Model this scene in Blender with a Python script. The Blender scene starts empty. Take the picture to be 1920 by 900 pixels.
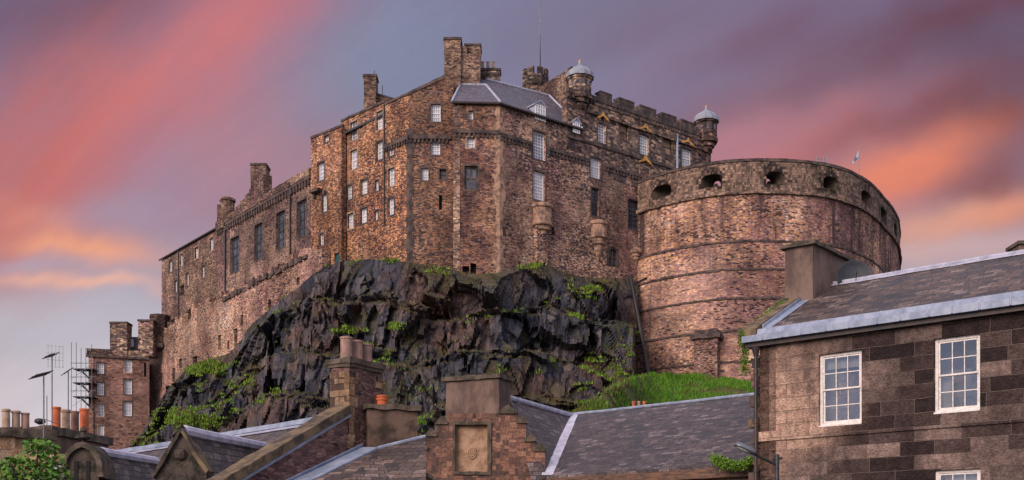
import bpy, bmesh, math, random
from mathutils import Vector, Matrix, noise
R_ = math.radians
rnd = random.Random(7)
V = Vector
sc = bpy.context.scene
COL = sc.collection
# ------------------------------------------------------------------ camera
F, HY, CZ = 2100.0, 1050.0, 1.7            # focal length in photo pixels, horizon row, eye height
cam = bpy.data.cameras.new('camera'); camo = bpy.data.objects.new('camera', cam); COL.objects.link(camo)
camo.location = (0, 0, CZ); camo.rotation_euler = (R_(90), 0, 0)
cam.sensor_width = 36; cam.lens = F/1920*36; cam.shift_y = (HY-450)/1920
cam.clip_start = .1; cam.clip_end = 6000
sc.camera = camo
sc.view_settings.view_transform = 'Standard'; sc.view_settings.look = 'None'
sc.view_settings.exposure = 0; sc.view_settings.gamma = 1
sc.render.engine = 'CYCLES'; sc.cycles.max_bounces = 5; sc.cycles.use_denoising = True
sc.render.resolution_x = 1024; sc.render.resolution_y = 480

def lin(r, g, b):
    def c(v):
        v /= 255
        return v/12.92 if v <= .04045 else ((v+.055)/1.055)**2.4
    return (c(r), c(g), c(b), 1)

# node helper
def nd(nt, typ, props=None, **inp):
    n = nt.nodes.new('ShaderNode'+typ)
    for k, v in (props or {}).items(): setattr(n, k, v)
    for k, v in inp.items():
        key = int(k[1:]) if k[0] == 'i' and k[1:].isdigit() else k.replace('_', ' ')
        s = n.inputs[key]
        if isinstance(v, bpy.types.NodeSocket): nt.links.new(v, s)
        else: s.default_value = v
    return n
def M(nt, op, a, b=0.0, c=0.0, clamp=False):
    return nd(nt, 'Math', {'operation': op, 'use_clamp': clamp}, i0=a, i1=b, i2=c).outputs[0]
def MIX(nt, f, a, b, blend='MIX'):
    n = nt.nodes.new('ShaderNodeMix'); n.data_type = 'RGBA'; n.blend_type = blend
    for k, v in ((0, f), (6, a), (7, b)):
        if isinstance(v, bpy.types.NodeSocket): nt.links.new(v, n.inputs[k])
        else: n.inputs[k].default_value = v if (k == 0 or len(v) == 4) else (*v, 1)
    return n.outputs[2]
def RAMP(nt, fac, stops, interp='LINEAR'):
    n = nt.nodes.new('ShaderNodeValToRGB'); cr = n.color_ramp; cr.interpolation = interp
    while len(cr.elements) < len(stops): cr.elements.new(.5)
    for e, (p, c) in zip(cr.elements, stops):
        e.position = p; e.color = c if not isinstance(c, (int, float)) else (c, c, c, 1)
    nt.links.new(fac, n.inputs[0]); return n.outputs[0]
def SM(nt, x, a, b):
    return nd(nt, 'MapRange', {'interpolation_type': 'SMOOTHSTEP'}, i0=x, i1=a, i2=b, i3=0.0, i4=1.0).outputs[0]

# ------------------------------------------------------------------ world: evening sky with streaming clouds
SUN_EL, SUN_AZ = 24, 216                    # degrees; the sun stands behind the viewer, to the left
world = bpy.data.worlds.new('World'); sc.world = world; world.use_nodes = True
nt = world.node_tree; nt.nodes.clear()
tc = nd(nt, 'TexCoord').outputs['Generated']
sx, sy, sz = nd(nt, 'SeparateXYZ', i0=tc).outputs
yc = M(nt, 'MAXIMUM', sy, .12)
PXn = M(nt, 'MULTIPLY_ADD', M(nt, 'DIVIDE', sx, yc), F/100, 9.60)      # azimuth and elevation on a plane to the north
PYn = M(nt, 'MULTIPLY_ADD', M(nt, 'DIVIDE', sz, yc), -F/100, HY/100)
ang = M(nt, 'ARCTAN2', M(nt, 'SUBTRACT', 12.5, PYn), M(nt, 'ADD', PXn, 8.0))
rad = nd(nt, 'VectorMath', {'operation': 'LENGTH'}, i0=nd(nt, 'CombineXYZ', i0=M(nt, 'ADD', PXn, 8.0), i1=M(nt, 'SUBTRACT', 12.5, PYn), i2=0.0).outputs[0]).outputs['Value']
st = nd(nt, 'CombineXYZ', i0=M(nt, 'MULTIPLY', ang, 9.0), i1=M(nt, 'MULTIPLY', rad, .16), i2=0.0).outputs[0]
n1 = nd(nt, 'TexNoise', Vector=st, Scale=1.0, Detail=3.0, Roughness=.5).outputs
n2 = nd(nt, 'TexNoise', Vector=nd(nt, 'CombineXYZ', i0=PXn, i1=PYn, i2=0.0).outputs[0], Scale=.55, Detail=3.0, Roughness=.5).outputs
n3 = nd(nt, 'TexNoise', Vector=nd(nt, 'CombineXYZ', i0=M(nt, 'MULTIPLY', ang, 22.0), i1=M(nt, 'MULTIPLY', rad, .5), i2=4.0).outputs[0], Scale=1.0, Detail=3.0, Roughness=.55).outputs['Fac']
w1 = nd(nt, 'VectorMath', {'operation': 'SUBTRACT'}, i0=n1['Color'], i1=(.5, .5, .5)).outputs[0]
w2 = nd(nt, 'VectorMath', {'operation': 'SUBTRACT'}, i0=n2['Color'], i1=(.5, .5, .5)).outputs[0]
pw = nd(nt, 'CombineXYZ', i0=PXn, i1=PYn, i2=0.0).outputs[0]
pw = nd(nt, 'VectorMath', {'operation': 'MULTIPLY_ADD'}, i0=w1, i1=(.8, .8, 0), i2=pw).outputs[0]
pw = nd(nt, 'VectorMath', {'operation': 'MULTIPLY_ADD'}, i0=w2, i1=(.8, .8, 0), i2=pw).outputs[0]
base = RAMP(nt, M(nt, 'DIVIDE', PYn, 9.0), [(0, lin(118, 108, 143)), (.25, lin(128, 119, 152)), (.45, lin(158, 132, 150)), (.6, lin(174, 166, 182)), (.75, lin(198, 192, 200)), (.95, lin(216, 202, 210))])
colr = base
n4 = nd(nt, 'TexNoise', Vector=nd(nt, 'CombineXYZ', i0=M(nt, 'MULTIPLY', ang, 14.0), i1=M(nt, 'MULTIPLY', rad, .42), i2=9.0).outputs[0], Scale=1.0, Detail=4.0, Roughness=.55).outputs['Fac']
wsp = M(nt, 'ADD', M(nt, 'MULTIPLY_ADD', n3, .5, .05), M(nt, 'MULTIPLY', n4, 1.3))
def blob(cx, cy, deg, a, b, rgb, amp):
    global colr
    d = nd(nt, 'VectorMath', {'operation': 'SUBTRACT'}, i0=pw, i1=(cx/100, cy/100, 0)).outputs[0]
    d = nd(nt, 'VectorRotate', {'rotation_type': 'Z_AXIS'}, Vector=d, Angle=R_(deg)).outputs[0]
    d = nd(nt, 'VectorMath', {'operation': 'MULTIPLY'}, i0=d, i1=(100/a, 100/b, 0)).outputs[0]
    q = nd(nt, 'VectorMath', {'operation': 'DOT_PRODUCT'}, i0=d, i1=d).outputs['Value']
    g = M(nt, 'MULTIPLY', M(nt, 'EXPONENT', M(nt, 'MULTIPLY', q, -.7)), M(nt, 'MULTIPLY', wsp, amp), clamp=True)
    colr = MIX(nt, g, colr, lin(*rgb))
#    cx   cy  rot   long  wide  colour          amount
for b_ in [
    (740, 130, 10, 340, 220, (124, 134, 164), 1.15),
    (490, 330, 0, 210, 110, (174, 124, 138), .85),
    (120, 20, 20, 260, 90, (100, 84, 112), .95),
    (500, 0, 42, 190, 80, (172, 100, 124), .8),
    (310, 160, 40, 270, 110, (204, 106, 106), .9),
    (40, 340, 60, 250, 130, (188, 98, 96), .95),
    (150, 300, 50, 170, 80, (200, 98, 92), .7),
    (270, 270, 35, 120, 50, (172, 108, 124), .7),
    (300, 380, 40, 110, 70, (160, 130, 154), .75),
    (90, 425, -20, 120, 30, (218, 128, 104), .7),
    (210, 420, 0, 90, 34, (165, 146, 168), .7),
    (155, 480, -8, 120, 22, (240, 152, 104), .95),
    (60, 510, 0, 130, 20, (178, 158, 174), .7),
    (150, 543, -3, 130, 11, (238, 166, 136), .9),
    (30, 620, 0, 260, 50, (184, 180, 192), .8),
    (960, 60, 0, 130, 160, (128, 114, 146), .5),
    (1250, 40, 15, 220, 90, (124, 104, 130), .75),
    (1240, 150, 35, 160, 45, (134, 120, 150), .7),
    (1440, 200, 22, 220, 60, (152, 106, 122), .75),
    (1640, 130, 20, 330, 45, (116, 88, 110), .8),
    (1850, 10, 15, 260, 50, (108, 62, 76), .9),
    (1440, 60, 25, 160, 40, (122, 82, 104), .6),
    (1880, 110, 10, 120, 60, (86, 76, 102), .85),
    (1500, 275, 22, 230, 45, (196, 112, 112), .9),
    (1690, 225, 20, 200, 42, (150, 78, 84), .75),
    (1890, 220, 15, 190, 80, (96, 62, 76), .95),
    (1710, 322, 22, 170, 50, (222, 116, 84), 1.1),
    (1870, 345, 15, 100, 45, (132, 74, 78), .75),
    (1860, 405, 16, 170, 26, (212, 128, 98), .9),
    (1740, 430, 15, 120, 30, (220, 152, 126), .8),
    (1770, 480, 8, 220, 30, (204, 166, 164), .8),
    (1380, 270, 20, 120, 45, (182, 118, 130), .7)]: blob(*b_)
n5 = nd(nt, 'TexNoise', Vector=nd(nt, 'CombineXYZ', i0=M(nt, 'MULTIPLY', ang, 55.0), i1=M(nt, 'MULTIPLY', rad, .55), i2=2.0).outputs[0], Scale=1.0, Detail=4.0, Roughness=.6).outputs['Fac']
streak = M(nt, 'ADD', M(nt, 'MULTIPLY_ADD', n1['Fac'], .2, .86), M(nt, 'MULTIPLY', n5, .09))
colr = MIX(nt, 1.0, colr, nd(nt, 'CombineColor', i0=streak, i1=streak, i2=streak).outputs[0], 'MULTIPLY')
colr = nd(nt, 'HueSaturation', Hue=.5, Saturation=.9, Value=1.02, Fac=1.0, Color=colr).outputs[0]
# the rest of the dome: physical sky plus bright evening cloud overhead and behind
nish = nd(nt, 'TexSky', {'sky_type': 'NISHITA', 'sun_disc': False, 'sun_elevation': R_(SUN_EL), 'sun_rotation': R_(SUN_AZ)}).outputs[0]
cloud = RAMP(nt, nd(nt, 'TexNoise', Vector=tc, Scale=2.4, Detail=5.0).outputs['Fac'], [(.36, (.36, .37, .52, 1)), (.5, (.85, .80, .98, 1)), (.68, (1.3, 1.18, 1.32, 1))])
dome = MIX(nt, .25, cloud, MIX(nt, 1.0, nish, (.1, .1, .1, 1), 'MULTIPLY'))
front = M(nt, 'MULTIPLY', SM(nt, sy, .25, .6), SM(nt, sz, .62, .46))
front = M(nt, 'MAXIMUM', front, M(nt, 'MULTIPLY', SM(nt, sy, .3, .6), SM(nt, sz, .5, .3)))
skyc = MIX(nt, front, dome, colr)
bg = nd(nt, 'Background', Color=skyc, Strength=1.0)
out = nt.nodes.new('ShaderNodeOutputWorld'); nt.links.new(bg.outputs[0], out.inputs[0])
world.cycles.sampling_method = 'MANUAL'; world.cycles.sample_map_resolution = 512

# ------------------------------------------------------------------ sun
sl = bpy.data.lights.new('sun', 'SUN'); so = bpy.data.objects.new('sun', sl); COL.objects.link(so)
sl.energy = 3.2; sl.angle = R_(34); sl.color = (1, .80, .68)
az = R_(SUN_AZ); el = R_(SUN_EL)
sdir = V((math.sin(az)*math.cos(el), math.cos(az)*math.cos(el), math.sin(el)))     # towards the sun
so.rotation_euler = sdir.to_track_quat('Z', 'Y').to_euler(); so.location = (-60, -40, 90)

# ------------------------------------------------------------------ geometry helpers
def X(px, Y): return (px-960)/F*Y
def Zp(py, Y): return CZ+(HY-py)/F*Y
def P(px, py, Y): return V((X(px, Y), Y, Zp(py, Y)))
def XY(px, Y): return V((X(px, Y), Y, 0))
def proj(p): return 960+F*p[0]/p[1], HY-F*(p[2]-CZ)/p[1]
ORI = {}
class MB:
    def __init__(s): s.v = []; s.f = []
    def poly(s, pts):
        i = len(s.v); s.v += [V(p) for p in pts]; s.f.append(tuple(range(i, i+len(pts)))); return s
    def box(s, o, a, b, c):
        o, a, b, c = V(o), V(a), V(b), V(c); i = len(s.v)
        s.v += [o, o+a, o+a+b, o+b, o+c, o+a+c, o+a+b+c, o+b+c]
        s.f += [tuple(i+k for k in q) for q in ((0, 3, 2, 1), (4, 5, 6, 7), (0, 1, 5, 4), (1, 2, 6, 5), (2, 3, 7, 6), (3, 0, 4, 7))]
        return s
    def prism(s, pts, vec):
        pts = [V(p) for p in pts]; vec = V(vec); n = len(pts); i = len(s.v)
        s.v += pts+[p+vec for p in pts]
        s.f.append(tuple(range(i, i+n))); s.f.append(tuple(i+n+k for k in reversed(range(n))))
        s.f += [(i+k, i+n+k, i+n+(k+1) % n, i+(k+1) % n) for k in range(n)]
        return s
    def tube(s, p0, p1, r0, r1=None, n=8):
        p0, p1 = V(p0), V(p1); r1 = r0 if r1 is None else r1
        d = (p1-p0).normalized(); a = d.orthogonal().normalized(); b = d.cross(a); i = len(s.v)
        for p, r in ((p0, r0), (p1, r1)):
            for k in range(n):
                t = 2*math.pi*k/n; s.v.append(p+a*r*math.cos(t)+b*r*math.sin(t))
        s.f += [(i+k, i+(k+1) % n, i+n+(k+1) % n, i+n+k) for k in range(n)]
        s.f += [tuple(i+k for k in reversed(range(n))), tuple(i+n+k for k in range(n))]
        return s
    def path(s, pts, r, n=8):
        for a, b in zip(pts, pts[1:]): s.tube(a, b, r, n=n)
        return s
    def lathe(s, c, prof, n=20, a0=0., a1=2*math.pi, ribs=0.):
        c = V(c); i = len(s.v); closed = abs(a1-a0-2*math.pi) < 1e-6; m = n if closed else n+1
        for r, z in prof:
            for k in range(m):
                t = a0+(a1-a0)*k/n; rr = r*(1+ribs*(k % 2)); s.v.append(c+V((rr*math.cos(t), rr*math.sin(t), z)))
        for j in range(len(prof)-1):
            for k in range(n):
                k2 = (k+1) % m; s.f.append((i+j*m+k, i+j*m+k2, i+(j+1)*m+k2, i+(j+1)*m+k))
        if prof[0][0] > 1e-4: s.f.append(tuple(i+k for k in reversed(range(m))))
        if prof[-1][0] > 1e-4: s.f.append(tuple(i+(len(prof)-1)*m+k for k in range(m)))
        return s
    def build(s, name, mat, parent=None, smooth=False, rough=None, bevel=0, fix=True):
        if parent is not None: o0 = ORI[parent.name]
        else:
            n = len(s.v); o0 = V((sum(p.x for p in s.v)/n, sum(p.y for p in s.v)/n, min(p.z for p in s.v)))
        bm = bmesh.new(); vs = [bm.verts.new(p) for p in s.v]
        for f in s.f:
            try: bm.faces.new([vs[k] for k in f])
            except ValueError: pass
        if fix:
            bmesh.ops.remove_doubles(bm, verts=bm.verts, dist=1e-4)
            bmesh.ops.recalc_face_normals(bm, faces=bm.faces)
        if bevel: bmesh.ops.bevel(bm, geom=list(bm.edges), offset=bevel, segments=1, affect='EDGES')
        if rough:
            ln, amp = rough
            for _ in range(6):
                es = [e for e in bm.edges if e.calc_length() > ln]
                if not es or len(bm.verts) > 30000: break
                bmesh.ops.subdivide_edges(bm, edges=es, cuts=1, use_grid_fill=True)
            bmesh.ops.triangulate(bm, faces=[f for f in bm.faces if len(f.verts) > 4])
            for v in bm.verts:
                v.co += (noise.noise_vector(v.co/(ln*1.7))+.5*noise.noise_vector(v.co/(ln*.6)))*amp
        bm.normal_update()
        uv = bm.loops.layers.uv.new('UVMap')
        for f in bm.faces:
            nn = f.normal; f.smooth = smooth
            if abs(nn.z) > .995 or nn.length < .5: t = V((1, 0, 0)); b = V((0, 1, 0))
            else:
                t = V((0, 0, 1)).cross(nn).normalized(); b = nn.cross(t)
            for l in f.loops: l[uv].uv = (l.vert.co.dot(t), l.vert.co.dot(b))
        bmesh.ops.translate(bm, verts=bm.verts, vec=-o0)
        me = bpy.data.meshes.new(name); bm.to_mesh(me); bm.free()
        me.materials.append(mat)
        ob = bpy.data.objects.new(name, me); COL.objects.link(ob)
        ORI[ob.name] = o0
        if parent is not None: ob.parent = parent
        else: ob.location = o0
        return ob
def tag(o, label, cat, group=None, kind='thing'):
    o['label'] = label; o['category'] = cat; o['kind'] = kind
    if group: o['group'] = group
    return o
def thing(name, label, cat, base, group=None):
    o = bpy.data.objects.new(name, None); COL.objects.link(o); o.location = base; o.empty_display_size = .5
    ORI[o.name] = V(base); return tag(o, label, cat, group)

# ------------------------------------------------------------------ materials
def newmat(name):
    m = bpy.data.materials.new(name); m.use_nodes = True; t = m.node_tree; t.nodes.clear()
    o = t.nodes.new('ShaderNodeOutputMaterial'); b = t.nodes.new('ShaderNodeBsdfPrincipled'); t.links.new(b.outputs[0], o.inputs[0])
    return m, t, b
def setb(t, b, **k):
    for a, v in k.items():
        s = b.inputs[a.replace('_', ' ')]
        if isinstance(v, bpy.types.NodeSocket): t.links.new(v, s)
        else: s.default_value = v
def geo_pos(t): return nd(t, 'NewGeometry').outputs['Position']
def tnoise(t, vec, scale, detail=4.0, rough=.55): return nd(t, 'TexNoise', Vector=vec, Scale=scale, Detail=detail, Roughness=rough).outputs['Fac']
def stretch(t, vec, s): return nd(t, 'VectorMath', {'operation': 'MULTIPLY'}, i0=vec, i1=s).outputs[0]

def rubble(name, pal, sx=.32, sz=.14, mortar=(.16, .12, .10, 1), stain=(.034, .026, .034, 1), stain_amt=.5, patch=None, streak=.4, bump=.5, moss=0., seed=0., stain_scale=.09, dark=.3, tint=(.52, .44, .56, 1)):
    m, t, b = newmat(name); p = geo_pos(t)
    p = nd(t, 'VectorMath', {'operation': 'ADD'}, i0=p, i1=(seed, seed*.7, seed*.3)).outputs[0]
    wob = nd(t, 'TexNoise', Vector=p, Scale=1.6, Detail=2.0).outputs['Color']
    q = nd(t, 'VectorMath', {'operation': 'MULTIPLY_ADD'}, i0=wob, i1=(.25, .25, .12), i2=p).outputs[0]
    q = stretch(t, q, (1/sx, 1/sx, 1/sz))
    vo = nd(t, 'TexVoronoi', Vector=q, Scale=1.0, Randomness=.8)
    ed = nd(t, 'TexVoronoi', {'feature': 'DISTANCE_TO_EDGE'}, Vector=q, Scale=1.0, Randomness=.8).outputs['Distance']
    r, g, bl = nd(t, 'SeparateColor', i0=vo.outputs['Color']).outputs
    big = tnoise(t, p, .11, 3.0)
    fac = M(t, 'ADD', M(t, 'MULTIPLY', r, .8), M(t, 'MULTIPLY_ADD', big, 1.2, -.5), clamp=True)
    col = RAMP(t, fac, pal)
    if patch: col = MIX(t, M(t, 'MULTIPLY', SM(t, tnoise(t, p, .05, 2.0), .45, .62), .75), col, MIX(t, .55, col, patch))
    val = M(t, 'MULTIPLY_ADD', g, .5, .75)
    col = MIX(t, 1.0, col, nd(t, 'CombineColor', i0=val, i1=val, i2=val).outputs[0], 'MULTIPLY')
    col = MIX(t, M(t, 'MULTIPLY', SM(t, ed, .09, .02), .7), col, mortar)
    dk = M(t, 'GREATER_THAN', bl, M(t, 'SUBTRACT', 1.02, M(t, 'MULTIPLY', SM(t, tnoise(t, p, .22, 3.0), .35, .7), dark)))
    col = MIX(t, M(t, 'MULTIPLY', dk, .85), col, stain)
    v3 = M(t, 'MULTIPLY_ADD', tnoise(t, stretch(t, p, (1, 1, 1.5)), .3, 4.0, .6), 1.9, .08)
    col = MIX(t, 1.0, col, nd(t, 'CombineColor', i0=v3, i1=v3, i2=v3).outputs[0], 'MULTIPLY')
    v4 = M(t, 'MULTIPLY_ADD', SM(t, tnoise(t, p, .075, 3.0, .5), .35, .65), .55, .72)
    col = MIX(t, 1.0, col, nd(t, 'CombineColor', i0=v4, i1=v4, i2=v4).outputs[0], 'MULTIPLY')
    tn = SM(t, tnoise(t, stretch(t, p, (1, 1, .6)), .16, 4.0, .6), .42, .66)
    col = MIX(t, M(t, 'MULTIPLY', tn, .8), col, tint, 'MULTIPLY')
    s1 = SM(t, tnoise(t, stretch(t, p, (1, 1, .35)), stain_scale*2.2, 5.0, .65), .47, .7)
    s2 = SM(t, tnoise(t, stretch(t, p, (1, 1, .10)), .6, 5.0, .65), .45 if streak > .9 else .54, .66 if streak > .9 else .70)
    sm = M(t, 'MAXIMUM', M(t, 'MULTIPLY', s1, stain_amt), M(t, 'MULTIPLY', s2, streak))
    col = MIX(t, sm, col, stain)
    if moss:
        nz = nd(t, 'SeparateXYZ', i0=nd(t, 'NewGeometry').outputs['Normal']).outputs[2]
        mm = M(t, 'MULTIPLY', SM(t, M(t, 'ADD', nz, M(t, 'MULTIPLY', tnoise(t, p, 1.2), .6)), .55, .9), moss)
        col = MIX(t, mm, col, (.07, .065, .02, 1))
    h = M(t, 'ADD', M(t, 'MULTIPLY', SM(t, ed, 0, .16), .6), M(t, 'ADD', M(t, 'MULTIPLY', g, .5), M(t, 'MULTIPLY', tnoise(t, p, 6.0), .4)))
    bp = nd(t, 'Bump', Strength=bump, Distance=.12, Height=h).outputs[0]
    setb(t, b, Base_Color=col, Roughness=.92, Normal=bp); b.inputs['Specular IOR Level'].default_value = .15
    return m
def ashlar(name, pal, bw, bh, mortar, mort=.01, stain=(.02, .018, .02, 1), stain_amt=.6, bump=.7, dist=.04, soot=(), pale=None, speck=1.0, grain=9.0, stscale=.5):
    m, t, b = newmat(name); uv = nd(t, 'TexCoord').outputs['UV']; p = geo_pos(t)
    uvw = nd(t, 'VectorMath', {'operation': 'MULTIPLY_ADD'}, i0=nd(t, 'TexNoise', Vector=p, Scale=2.0, Detail=3.0).outputs['Color'], i1=(bh*.12, bh*.12, 0), i2=uv).outputs[0]
    br = nd(t, 'TexBrick', {'offset': .42, 'squash': .75, 'squash_frequency': 3}, Vector=uvw, Color1=(0, 0, 0, 1), Color2=(1, 1, 1, 1), Mortar=(.5, .5, .5, 1), Scale=1.0, Mortar_Size=mort, Mortar_Smooth=.3, Bias=0.0, Brick_Width=bw, Row_Height=bh)
    rr = nd(t, 'SeparateColor', i0=br.outputs['Color']).outputs[0]
    big = tnoise(t, p, .35, 3.0)
    fac = M(t, 'ADD', M(t, 'MULTIPLY', rr, .8), M(t, 'MULTIPLY_ADD', big, .9, -.38), clamp=True)
    col = RAMP(t, fac, pal)
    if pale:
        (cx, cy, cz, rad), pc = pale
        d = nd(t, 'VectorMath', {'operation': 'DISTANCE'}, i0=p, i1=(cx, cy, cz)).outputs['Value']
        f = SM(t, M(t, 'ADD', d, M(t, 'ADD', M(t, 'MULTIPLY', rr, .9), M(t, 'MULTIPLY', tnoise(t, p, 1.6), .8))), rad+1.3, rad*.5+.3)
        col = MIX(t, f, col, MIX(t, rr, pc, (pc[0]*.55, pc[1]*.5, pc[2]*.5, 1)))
    f1 = tnoise(t, p, grain, 6.0, .7)
    f1 = M(t, 'ADD', M(t, 'MULTIPLY', SM(t, f1, .3, .7), .6), M(t, 'MULTIPLY', SM(t, tnoise(t, stretch(t, p, (1, 1, 1.6)), grain*3.2, 3.0, .6), .32, .62), .4))
    v = M(t, 'MULTIPLY_ADD', f1, 1.0*speck, 1-.55*speck)
    col = MIX(t, 1.0, col, nd(t, 'CombineColor', i0=v, i1=v, i2=v).outputs[0], 'MULTIPLY')
    col = MIX(t, M(t, 'MULTIPLY', br.outputs['Fac'], .8), col, mortar)
    s1 = SM(t, tnoise(t, stretch(t, p, (1, 1, .4)), stscale, 6.0, .7), .5, .68)
    for c_ in soot:
        d = nd(t, 'VectorMath', {'operation': 'DISTANCE'}, i0=p, i1=c_).outputs['Value']
        s1 = M(t, 'MAXIMUM', s1, SM(t, M(t, 'ADD', d, M(t, 'MULTIPLY_ADD', rr, 1.0, M(t, 'MULTIPLY', tnoise(t, p, .9, 4.0), 3.0))), 4.3, 2.9))
    col = MIX(t, M(t, 'MULTIPLY', s1, stain_amt), col, stain)
    h = M(t, 'ADD', M(t, 'MULTIPLY', M(t, 'SUBTRACT', 1.0, br.outputs['Fac']), 1.0), M(t, 'MULTIPLY_ADD', f1, .9, M(t, 'MULTIPLY', rr, .4)))
    bp = nd(t, 'Bump', Strength=bump, Distance=dist, Height=h).outputs[0]
    setb(t, b, Base_Color=col, Roughness=.9, Normal=bp); b.inputs['Specular IOR Level'].default_value = .2
    return m
def slate(name, pal, bw=.26, bh=.17, sheen=.45, lichen=0.):
    m, t, b = newmat(name); uv = nd(t, 'TexCoord').outputs['UV']; p = geo_pos(t)
    uvw = nd(t, 'VectorMath', {'operation': 'MULTIPLY_ADD'}, i0=nd(t, 'TexNoise', Vector=p, Scale=3.0, Detail=3.0).outputs['Color'], i1=(.05, .05, 0), i2=uv).outputs[0]
    br = nd(t, 'TexBrick', {'offset': .5, 'squash': 1.3, 'squash_frequency': 3}, Vector=uvw, Color1=(0, 0, 0, 1), Color2=(1, 1, 1, 1), Mortar=(0, 0, 0, 1), Scale=1.0, Mortar_Size=.012, Mortar_Smooth=.2, Brick_Width=bw, Row_Height=bh)
    rr = nd(t, 'SeparateColor', i0=br.outputs['Color']).outputs[0]
    u2 = M(t, 'FRACT', M(t, 'DIVIDE', nd(t, 'SeparateXYZ', i0=uvw).outputs[1], bh))
    big = tnoise(t, p, .6, 4.0)
    col = RAMP(t, M(t, 'ADD', M(t, 'MULTIPLY', rr, .75), M(t, 'MULTIPLY_ADD', big, .8, -.28), clamp=True), pal)
    f1 = SM(t, tnoise(t, p, 9.0, 5.0, .7), .3, .7); v = M(t, 'MULTIPLY_ADD', f1, .8, .6)
    col = MIX(t, 1.0, col, nd(t, 'CombineColor', i0=v, i1=v, i2=v).outputs[0], 'MULTIPLY')
    col = MIX(t, M(t, 'MULTIPLY', br.outputs['Fac'], .75), col, (.012, .012, .014, 1))
    if lichen: col = MIX(t, M(t, 'MULTIPLY', SM(t, tnoise(t, p, 2.5, 6.0, .7), .6, .75), lichen), col, (.16, .12, .06, 1))
    h = M(t, 'ADD', M(t, 'SUBTRACT', 1.0, u2), M(t, 'ADD', M(t, 'MULTIPLY', rr, .9), M(t, 'MULTIPLY', f1, .5)))
    bp = nd(t, 'Bump', Strength=1.0, Distance=.06, Height=h).outputs[0]
    setb(t, b, Base_Color=col, Roughness=M(t, 'MULTIPLY_ADD', rr, .25, sheen), Normal=bp)
    return m
def plain(name, c, rough=.6, metal=0., var=.35, scale=4.0, c2=None, bump=.15, spec=.4, bdist=.02, streak=1.0):
    m, t, b = newmat(name); p = geo_pos(t)
    n = tnoise(t, stretch(t, p, (1, 1, streak)), scale, 6.0, .65)
    c = (*c, 1); d = (*c2, 1) if c2 else tuple(x*(1-var) for x in c[:3])+(1,)
    col = MIX(t, SM(t, n, .38, .64), c, d)
    bp = nd(t, 'Bump', Strength=bump, Distance=bdist, Height=tnoise(t, p, scale*5, 4.0)).outputs[0]
    setb(t, b, Base_Color=col, Roughness=rough, Metallic=metal, Normal=bp); b.inputs['Specular IOR Level'].default_value = spec
    return m
OR = [(0, (.035, .026, .030, 1)), (.2, (.11, .060, .045, 1)), (.42, (.27, .125, .068, 1)), (.62, (.48, .21, .09, 1)), (.8, (.60, .34, .18, 1)), (1, (.36, .25, .22, 1))]
PK = [(0, (.055, .038, .045, 1)), (.2, (.18, .10, .09, 1)), (.45, (.33, .20, .145, 1)), (.65, (.50, .28, .165, 1)), (.85, (.55, .40, .29, 1)), (1, (.40, .32, .31, 1))]
BT = [(0, (.12, .065, .07, 1)), (.22, (.30, .17, .155, 1)), (.5, (.52, .29, .19, 1)), (.7, (.72, .38, .17, 1)), (.88, (.74, .53, .38, 1)), (1, (.54, .40, .39, 1))]
BR = [(0, (.035, .028, .03, 1)), (.3, (.13, .085, .07, 1)), (.6, (.27, .165, .115, 1)), (.85, (.38, .25, .165, 1)), (1, (.42, .32, .24, 1))]
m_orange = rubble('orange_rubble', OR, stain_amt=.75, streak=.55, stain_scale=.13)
m_side = rubble('brown_rubble', BR, .36, .16, stain_amt=.6, streak=.5, seed=3)
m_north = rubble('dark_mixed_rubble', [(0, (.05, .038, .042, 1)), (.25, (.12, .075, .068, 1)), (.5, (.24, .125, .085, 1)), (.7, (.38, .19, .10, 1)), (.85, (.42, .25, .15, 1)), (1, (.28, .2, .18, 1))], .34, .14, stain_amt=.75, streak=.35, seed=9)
m_pink = rubble('pink_rubble', PK, .34, .14, stain_amt=.6, streak=.45, patch=(.42, .27, .2, 1), seed=5, dark=.6)
m_palace = rubble('sooty_ashlar_rubble', [(0, (.03, .026, .03, 1)), (.4, (.11, .085, .075, 1)), (.65, (.24, .165, .125, 1)), (.85, (.44, .29, .19, 1)), (1, (.5, .36, .26, 1))],   .6, .28, stain_amt=.8, streak=.5, seed=13, stain_scale=.14)
m_hall = rubble('hall_rubble', [(0, (.07, .055, .06, 1)), (.3, (.19, .125, .11, 1)), (.6, (.31, .195, .15, 1)), (.85, (.42, .26, .17, 1)), (1, (.36, .27, .23, 1))], .36, .16, stain_amt=.5, streak=.5, seed=21)
m_curt = rubble('curtain_rubble', PK, .34, .14, stain_amt=.5, streak=.35, seed=27, patch=(.36, .2, .19, 1))
m_batt = rubble('battery_rubble', BT, .42, .15, mortar=(.28, .2, .18, 1), stain_amt=.4, streak=.5, seed=31, patch=(.34, .22, .19, 1))
m_batt_top = rubble('battery_streaked_rubble', BT, .4, .17, mortar=(.26, .18, .17, 1), stain=(.045, .030, .034, 1), stain_amt=.6, streak=.95, seed=33, patch=(.34, .2, .2, 1))
PAR_PAL = [(0, (.06, .048, .042, 1)), (.35, (.165, .112, .092, 1)), (.7, (.30, .195, .145, 1)), (1, (.42, .29, .21, 1))]
m_parapet = ashlar('parapet_ashlar', PAR_PAL, .9, .34, (.06, .05, .04, 1), .02, stain=(.025, .02, .02, 1), stain_amt=.85, dist=.06, stscale=.4)
m_far = rubble('reddish_rubble', [(0, (.13, .07, .06, 1)), (.4, (.28, .155, .12, 1)), (.75, (.37, .215, .165, 1)), (1, (.42, .27, .21, 1))], .5, .2, mortar=(.3, .2, .17, 1), stain_amt=.15, streak=.15, dark=.10, seed=41)
m_trim = plain('dark_trim_stone', (.115, .08, .07), .92, c2=(.035, .028, .03), scale=.9, bump=.4, bdist=.05)
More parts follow.
